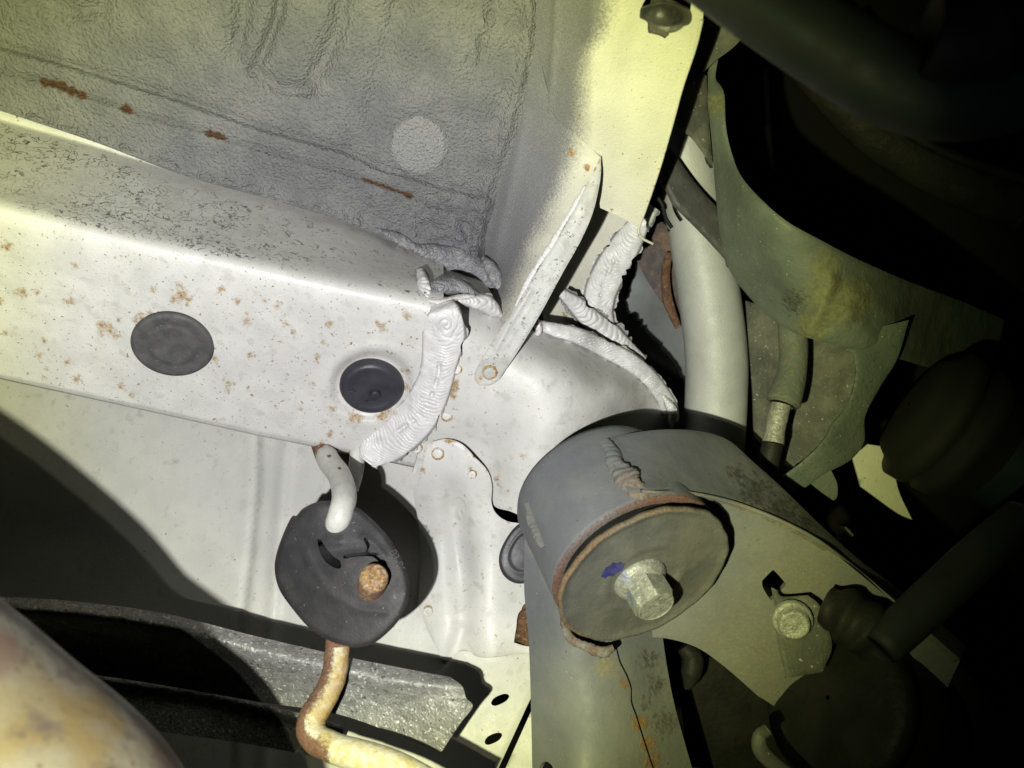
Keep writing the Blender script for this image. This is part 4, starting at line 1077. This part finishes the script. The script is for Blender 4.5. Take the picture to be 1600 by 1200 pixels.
# arm's upper right shell, its front web and the leg that runs down
z0 = lambda x, y: 0 * x
RIMA = [(958, 760), (985, 768), (1010, 768), (1060, 768), (1110, 776), (1160, 790), (1220, 814), (1280, 846), (1340, 892), (1420, 960), (1500, 1030)]
top_d = tps([(948, 690, on_sleeve(948, 690, .002)), (965, 725, on_sleeve(965, 725, .0030)), (985, 762, on_sleeve(985, 762, .0035)), (1010, 766, on_sleeve(1010, 766, .005)), (1040, 673, .352), (1060, 768, .325), (1140, 690, .372), (1160, 790, .343), (1220, 755, .370), (1280, 846, .347), (1320, 850, .372), (1420, 945, .372), (1420, 960, .352), (1500, 1030, .356)])
RIM3 = [(x, y, float(top_d(np.array([float(x)]), np.array([float(y)]))[0]) - .0004) for x, y in ((1000, 767), (1030, 769), (1060, 768), (1110, 776), (1160, 790), (1220, 814), (1280, 846), (1340, 892), (1420, 960))]
A0 = {'pit': lambda x, y: .58 * blobs(x, y, [(1180, 770, 55), (1220, 800, 50), (1150, 740, 26), (1260, 820, 40)]), 'mud': lambda x, y: blobs(x, y, [(1180, 730, 40, .3), (1330, 880, 60, .35)]) + .5 * np.exp(-(dseg(x, y, RIMA)[0] / 4) ** 2), 'rust': z0, 'orange': z0}
patch('upper_shell', [(946, 686, 'c'), (985, 677), (1040, 671), (1095, 674), (1138, 688), (1175, 720), (1222, 762), (1280, 818), (1340, 872), (1430, 940), (1510, 1010, 'c'), (1500, 1030, 'c'), (1420, 960), (1340, 892), (1280, 846), (1220, 814), (1160, 790), (1110, 776), (1060, 768), (1010, 768), (985, 766), (968, 745), (952, 712)],
      top_d, M_arm, arm, step=4.5, thick=.0030, roll=4, rolld=.0008, attrs=A0)
tube('shell_rim', RIM3, [.0006, .0009, .0009, .0009], M_arm, arm, n=140, m=14, attrs={'mud': lambda s, t: .36 + .2 * np.sin(s * 40), 'pit': lambda s, t: 0 * s, 'rust': lambda s, t: .15 + 0 * s, 'orange': lambda s, t: 0 * s})
web_d = tps([(1060, 775, .352), (1160, 800, .352), (1280, 852, .356), (1500, 1040, .362), (1120, 880, .364), (1200, 900, .362), (1040, 1000, .372), (1100, 1030, .374), (1200, 1100, .376), (1300, 1000, .366), (1000, 900, .372), (1350, 1150, .38)])
def web_rel(x, y):
    dd, pp, sd = dseg(x, y, [(1100, 900), (1160, 960), (1230, 1040), (1320, 1130)])
    h = .003 * ss(-26, 26, dd * -sd)
    return h + .0004 * vnoise(x, y, 60, 111)
patch('front_web', [(1000, 772, 'c'), (1060, 770), (1110, 778), (1160, 792), (1220, 816), (1280, 848), (1340, 894), (1420, 962), (1500, 1032, 'c'), (1460, 1120, 'c'), (1300, 1150), (1185, 1088, 'c'), (1130, 1040), (1085, 1010), (1030, 996), (990, 1000, 'c'), (980, 880)],
      web_d, M_arm, arm, step=5, thick=.003, relief=web_rel, attrs={'pit': lambda x, y: .40 * blobs(x, y, [(1180, 850, 40)]), 'mud': lambda x, y: .32 + .18 * blobs(x, y, [(1180, 1020, 80), (1250, 900, 60)]), 'rust': z0, 'orange': z0},
      holes=[[(1191, 908), (1194, 904), (1206, 892), (1210, 892), (1226, 910), (1226, 916), (1208, 936), (1203, 936), (1192, 918)]])
leg_d = tps([(820, 830, .368), (822, 950, .372), (835, 1210, .360), (870, 960, .352), (900, 1010, .348), (900, 1210, .336), (960, 1060, .350), (980, 1210, .342), (1030, 1010, .372), (1085, 1210, .368), (870, 850, .360)])
def leg_rel(x, y):
    dd, pp, sd = dseg(x, y, CRACK)
    return .0004 * vnoise(x, y, 50, 121) 
CRACK = [(962, 1012), (968, 1035), (978, 1055), (985, 1075), (986, 1098), (993, 1118)]
CR2 = [(993, 1118), (1000, 1130), (1010, 1150), (1018, 1180)]
LEGA = {
          'pit': lambda x, y: .56 * blobs(x, y, [(1015, 1030, 30), (1025, 1070, 32), (1010, 1100, 22), (1040, 1130, 40), (860, 1060, 14, .6), (900, 1180, 12, .6), (830, 1160, 14, .7)]),
          'mud': lambda x, y: .34 * ss(880, 960, x) * ss(1000, 1040, y) + blobs(x, y, [(835, 860, 18, .5), (945, 1040, 16, .45), (852, 890, 7, .5)]) + .45 * np.exp(-(dseg(x, y, [(853, 864), (849, 885), (851, 905), (860, 918), (882, 924)])[0] / 3) ** 2), 'rust': lambda x, y: blobs(x, y, [(942, 1020, 7, .7), (950, 1024, 6, .6)]),
          'orange': lambda x, y: blobs(x, y, [(975, 1070, 12, .62), (1000, 1130, 16, .75), (1012, 1160, 18, .72), (1020, 1190, 22, .65)])}
patch('lower_leg', [(820, 826, 'c'), (836, 840), (850, 858), (853, 864, 'c'), (849, 885), (851, 905), (860, 918), (882, 924, 'c'), (905, 900, 'c'), (958, 960, 'c'), (962, 1012, 'c'), (968, 1035), (978, 1055), (985, 1075), (986, 1098), (993, 1118), (1003, 1150), (1016, 1190), (1030, 1230, 'c'), (832, 1230, 'c'), (830, 1120), (826, 1000), (819, 920)],
      leg_d, M_arm, arm, step=4.0, thick=.0022, relief=leg_rel, attrs=LEGA,
      holes=[[(842, 1205), (850, 1190), (862, 1196), (866, 1215), (850, 1222)]])
patch('lower_leg_lap', [(930, 960, 'c'), (1000, 940, 'c'), (1034, 985, 'c'), (1042, 1040), (1056, 1110), (1090, 1230, 'c'), (960, 1230, 'c'), (945, 1100)],
      lambda x, y: leg_d(x, y) + .0032, M_arm, arm, step=4.0, thick=.0022, relief=leg_rel, attrs=LEGA)

# weld beads
wm = nmod(.4, 7, 1.2, 51, .14, 34)
tube('weld_bead', [*[(x, y, on_sleeve(x, y, .0006)) for x, y in ((946, 690), (956, 710), (966, 730), (980, 752), (1000, 768), (1016, 770))]], [.0022, .0030, .0034, .0048, .0042, .0020], M_arm, arm, n=160, m=20, flat=.6, mod=wm,
     attrs={'mud': lambda s, t: .20 + .35 * s, 'rust': lambda s, t: .44 * ss(.3, .6, s), 'pit': lambda s, t: 0 * s, 'orange': lambda s, t: .30 * ss(.4, .8, s)})
tube('weld_bead', [(x, y, on_sleeve(x, y, .0004)) for x, y in ((824, 786), (832, 812), (842, 836), (850, 856))], [.0014, .0022, .0024, .0012], M_arm, arm, n=120, m=18, flat=.45, mod=wm,
     attrs={'mud': lambda s, t: .42 + 0 * s, 'rust': lambda s, t: .2 + 0 * s, 'pit': lambda s, t: 0 * s, 'orange': lambda s, t: 0 * s})
tube('weld_bead', [(880, 960, .3365), (884, 985, .338), (900, 1003, .338), (925, 1014, .337), (945, 1018, .337), (958, 1012, .338)], [.0010, .0016, .0017, .0016, .0022, .0012], M_arm, arm, n=160, m=16, flat=.6, mod=wm,
     attrs={'mud': lambda s, t: .42 + 0 * s, 'rust': lambda s, t: .46 + .1 * np.sin(s * 20), 'pit': lambda s, t: 0 * s, 'orange': lambda s, t: 0 * s})

# ================================================================== right-hand side
pipe = thing('filler_pipe', 'smooth silver filler pipe curving down past the domed mount', 'pipe', (1118, 690, .455))
tube('pipe_body', [(1050, 150, .44), (1066, 220, .445), (1084, 320, .452), (1103, 430, .456), (1118, 540, .457), (1119, 620, .455), (1112, 720, .450), (1100, 780, .445)], [.0165, .0165, .0172, .0178, .0178, .0176, .0170], M_pipe, pipe, n=140, m=56)
bar = thing('flat_bar', 'dark grey flat bar crossing in front of the silver pipe', 'bar', (1085, 320, .42))
patch('bar_plate', [(1026, 246, 'c'), (1048, 232, 'c'), (1090, 290), (1140, 345, 'c'), (1150, 425, 'c'), (1100, 370), (1050, 320, 'c'), (1036, 288)], tps([(1026, 246, .418), (1140, 345, .425), (1150, 425, .43), (1050, 320, .42)]), M_dark, bar, step=6, thick=.006, roll=5, rolld=.002)
tube('thin_wire', [(1020, 300, .40), (1034, 318, .40), (1040, 340, .40), (1050, 356, .40)], .0010, M_black, bar, n=30, m=10)

lin = thing('plastic_liner', 'olive dusty plastic liner, narrow at the top and flaring below', 'liner', (1220, 420, .4))
lnd = tps([(1108, 130, .400), (1118, 250, .405), (1135, 380, .412), (1200, 480, .415), (1270, 530, .40), (1130, 200, .395), (1175, 330, .380), (1260, 400, .375), (1360, 440, .395), (1390, 530, .41), (1450, 480, .455), (1550, 540, .56), (1230, 440, .388), (1320, 520, .394)])
def ln_rel(x, y):
    h = .0006 * vnoise(x, y, 60, 131)
    k = ss(1260, 1310, x) * ss(410, 440, y)
    h = h + k * (.0020 * vnoise(x, y, 36, 132) + .0010 * vnoise(x, y, 15, 133))
    dd, pp, sd = dseg(x, y, [(1300, 440), (1285, 480), (1262, 525)])
    h = h + .003 * np.exp(-(dd / 10) ** 2)
    return h
patch('liner_sheet', [(1106, 112, 'c'), (1112, 98), (1122, 92, 'c'), (1118, 122), (1126, 134), (1132, 150), (1134, 195), (1142, 235), (1158, 275), (1190, 312), (1230, 346), (1280, 374), (1340, 405), (1420, 440), (1500, 470), (1570, 500, 'c'), (1545, 600, 'c'), (1470, 580), (1400, 560), (1335, 548), (1285, 534), (1240, 520), (1200, 494), (1162, 454), (1138, 418), (1126, 372), (1118, 300), (1112, 220), (1105, 150)],
      lnd, M_liner, lin, step=5, thick=.0022, relief=ln_rel, roll=5, rolld=.0012, attrs={
          'mud': lambda x, y: blobs(x, y, [(1300, 470, 44, .62), (1270, 510, 26, .65), (1330, 470, 40, .5), (1118, 160, 22, .5), (1290, 420, 30, .5)]) + .2, 'pit': lambda x, y: .55 * blobs(x, y, [(1240, 470, 34), (1330, 500, 18, .8)])})
lin2 = thing('splash_plate', 'torn dark green splash plate hanging below the olive liner', 'splash plate', (1290, 640, .41))
patch('plate_sheet', [(1222, 746, 'c'), (1262, 714), (1290, 684), (1300, 664), (1320, 640), (1334, 605), (1337, 570), (1328, 548), (1300, 536, 'c'), (1340, 520), (1420, 500, 'c'), (1402, 560), (1375, 605), (1352, 650), (1350, 690), (1330, 718), (1290, 740), (1258, 762, 'c')],
      tps([(1222, 746, .405), (1334, 600, .40), (1300, 536, .398), (1420, 500, .405), (1350, 680, .415), (1300, 700, .405)]), M_liner, lin2, step=5, thick=.0016, roll=3, rolld=.0008, attrs={'mud': lambda x, y: .2 + 0 * x, 'pit': lambda x, y: .35 + 0 * x})
patch('back_sheet', [(1165, 470, 'c'), (1345, 520, 'c'), (1345, 600), (1310, 690), (1240, 770, 'c'), (1185, 720), (1175, 600)], tps([(1165, 470, .44), (1345, 520, .43), (1240, 770, .44), (1250, 620, .445)]), M_grime, lin2, step=8, thick=.002)
patch('tail_sheet', [(1262, 752, 'c'), (1298, 734, 'c'), (1308, 756), (1308, 776), (1302, 782, 'c'), (1282, 768)], tps([(1262, 752, .42), (1298, 734, .42), (1302, 782, .425)]), M_liner, lin2, step=5, attrs={'mud': lambda x, y: .35 + 0 * x, 'pit': lambda x, y: 0 * x})
hose = thing('brake_hose', 'muddy brake hose end with metal ferrule beside the silver pipe', 'hose', (1210, 690, .41))
tube('hose_sleeve', [(1236, 500, .418), (1240, 545, .416), (1236, 590, .413), (1222, 632, .410)], [.0068, .0072, .0080, .0086], M_liner, hose, n=90, m=28, mod=lambda s, t: (1 + .05 * np.sin(s * 8)) * (1 - .3 * ss(.97, 1, s)), attrs={'mud': lambda s, t: .42 + 0 * s, 'pit': lambda s, t: .25 + 0 * s})
tube('ferrule', [(1221, 632, .411), (1213, 662, .410), (1208, 692, .409)], [.0048, .0052, .0050, .0056], M_bolt, hose, n=50, m=24, attrs={'blue': lambda s, t: 0 * s, 'rust': lambda s, t: .40 + 0 * s})
tube('hose_tail', [(1208, 692, .410), (1202, 716, .410), (1198, 740, .412)], .0054, M_black, hose, n=30, m=20)
grim = thing('hanging_plate', 'grimy grey plate between cream panel edge and olive liner', 'plate', (1085, 190, .38))
patch('plate_sheet', [(1072, 118, 'c'), (1088, 112), (1104, 118, 'c'), (1108, 190), (1114, 262, 'c'), (1082, 218), (1060, 200), (1053, 182, 'c'), (1060, 150)], tps([(1072, 118, .39), (1104, 118, .395), (1114, 262, .41), (1053, 182, .40)]), M_grime, grim, step=5, thick=.004, roll=4, rolld=.001)
patch('plate_top', [(1080, -40, 'c'), (1215, -40, 'c'), (1180, 30), (1150, 70), (1118, 95), (1092, 120, 'c'), (1070, 118, 'c'), (1088, 70)], tps([(1080, -40, .37), (1215, -40, .36), (1118, 95, .385), (1070, 118, .39)]), M_grime, grim, step=7, thick=.003)

# dark running gear, mostly outside the torch beam
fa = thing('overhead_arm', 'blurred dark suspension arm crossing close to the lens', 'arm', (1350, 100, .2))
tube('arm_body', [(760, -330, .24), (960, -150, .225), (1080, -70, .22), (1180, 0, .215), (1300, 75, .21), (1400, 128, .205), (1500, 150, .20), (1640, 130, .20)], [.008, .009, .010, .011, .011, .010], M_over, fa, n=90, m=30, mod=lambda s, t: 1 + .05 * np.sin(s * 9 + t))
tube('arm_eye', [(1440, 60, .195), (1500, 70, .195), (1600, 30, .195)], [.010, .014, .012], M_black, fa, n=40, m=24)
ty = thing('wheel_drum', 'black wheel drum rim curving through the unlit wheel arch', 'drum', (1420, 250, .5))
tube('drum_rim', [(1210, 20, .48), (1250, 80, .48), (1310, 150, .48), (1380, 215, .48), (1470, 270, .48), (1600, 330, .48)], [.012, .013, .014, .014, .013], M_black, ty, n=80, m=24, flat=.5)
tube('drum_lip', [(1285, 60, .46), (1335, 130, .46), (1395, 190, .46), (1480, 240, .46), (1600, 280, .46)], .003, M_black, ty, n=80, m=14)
boot = thing('shaft_collar', 'black rubber collar on the inboard end of the teal shaft', 'collar', (1430, 650, .42))
bax = vec(C(1660, 770, .44), C(1420, 630, .455))
lathe('collar_body', C(1470, 660, .452), bax, [(-.03, .030), (-.018, .034), (-.016, .039), (-.008, .040), (-.006, .036), (-.001, .036), (.001, .041), (.009, .041), (.011, .035), (.018, .030), (.020, .012), (.020, .001)], M_ceil, boot, n=64)
strut = thing('shaft_tube', 'dark teal shaft tube leaving the rubber collar', 'shaft', (1530, 680, .45))
tube('strut_body', [(1440, 640, .455), (1530, 690, .45), (1660, 770, .44)], [.028, .030, .030], paint('dark_teal_paint', (.015, .030, .030), None, .5, .1), strut, n=40, m=36)
yl = thing('wing_panel', 'pale yellow painted wing panel glimpsed below the rubber collar', 'panel', (1375, 760, .48))
patch('panel_sheet', [(1325, 690, 'c'), (1396, 700, 'c'), (1402, 760), (1425, 812, 'c'), (1400, 800), (1345, 760, 'c')], tps([(1325, 690, .48), (1480, 670, .48), (1500, 830, .47)]), M_cream, yl, step=8, attrs={'coat': z0, 'rust': z0})
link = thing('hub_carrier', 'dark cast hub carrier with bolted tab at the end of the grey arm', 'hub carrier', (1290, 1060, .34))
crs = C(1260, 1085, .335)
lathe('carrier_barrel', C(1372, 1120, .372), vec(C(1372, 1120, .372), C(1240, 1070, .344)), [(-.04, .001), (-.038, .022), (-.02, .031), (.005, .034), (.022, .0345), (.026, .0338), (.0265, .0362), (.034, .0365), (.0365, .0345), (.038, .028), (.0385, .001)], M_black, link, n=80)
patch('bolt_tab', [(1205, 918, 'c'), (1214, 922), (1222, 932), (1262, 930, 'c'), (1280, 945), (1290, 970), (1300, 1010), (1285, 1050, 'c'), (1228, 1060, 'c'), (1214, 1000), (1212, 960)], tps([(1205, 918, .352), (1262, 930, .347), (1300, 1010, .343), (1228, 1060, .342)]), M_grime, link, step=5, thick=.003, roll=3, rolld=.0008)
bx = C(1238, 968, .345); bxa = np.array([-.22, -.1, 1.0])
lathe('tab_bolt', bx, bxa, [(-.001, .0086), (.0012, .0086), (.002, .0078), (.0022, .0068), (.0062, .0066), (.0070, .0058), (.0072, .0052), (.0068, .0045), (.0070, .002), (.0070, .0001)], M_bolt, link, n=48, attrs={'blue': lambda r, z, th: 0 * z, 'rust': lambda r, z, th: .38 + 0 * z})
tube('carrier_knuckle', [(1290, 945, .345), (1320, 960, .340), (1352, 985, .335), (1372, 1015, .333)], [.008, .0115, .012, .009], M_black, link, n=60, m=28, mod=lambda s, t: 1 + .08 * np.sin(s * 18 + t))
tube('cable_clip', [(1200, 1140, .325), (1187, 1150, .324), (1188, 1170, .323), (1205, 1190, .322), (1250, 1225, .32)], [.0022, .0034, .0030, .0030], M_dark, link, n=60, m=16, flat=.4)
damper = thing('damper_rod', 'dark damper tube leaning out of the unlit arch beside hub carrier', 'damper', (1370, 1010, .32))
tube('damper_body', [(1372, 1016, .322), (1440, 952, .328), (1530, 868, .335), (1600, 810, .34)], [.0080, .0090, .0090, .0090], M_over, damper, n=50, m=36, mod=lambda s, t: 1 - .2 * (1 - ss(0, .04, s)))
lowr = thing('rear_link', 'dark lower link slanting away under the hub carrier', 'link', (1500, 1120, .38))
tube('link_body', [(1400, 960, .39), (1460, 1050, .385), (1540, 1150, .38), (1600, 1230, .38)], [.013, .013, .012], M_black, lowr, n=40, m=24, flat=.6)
hid = thing('brake_line_clip', 'dull metal pipe clip in the gap behind the arm web', 'clip', (1085, 1040, .42))
tube('clip_body', [(1068, 1010, .42), (1082, 1030, .418), (1078, 1060, .416), (1072, 1075, .416)], [.004, .006, .0055, .002], M_black, hid, n=40, m=16)
patch('far_plate', [(1060, 1060, 'c'), (1120, 1020, 'c'), (1250, 1120, 'c'), (1250, 1240, 'c'), (1080, 1240, 'c')], lambda x, y: .44 + 0 * x, M_black, hid, step=12)
stub = thing('bolt_stub', 'small yellowed stud showing past the arm top edge', 'stud', (1322, 838, .41))
tube('stud_body', [(1306, 852, .41), (1316, 842, .41), (1318, 832, .41), (1330, 838, .41)], [.0015, .0026, .0034, .0016], M_liner, stub, n=30, m=14, attrs={'mud': lambda s, t: .5 + 0 * s, 'pit': lambda s, t: 0 * s})

# unlit arch behind everything, closing the view
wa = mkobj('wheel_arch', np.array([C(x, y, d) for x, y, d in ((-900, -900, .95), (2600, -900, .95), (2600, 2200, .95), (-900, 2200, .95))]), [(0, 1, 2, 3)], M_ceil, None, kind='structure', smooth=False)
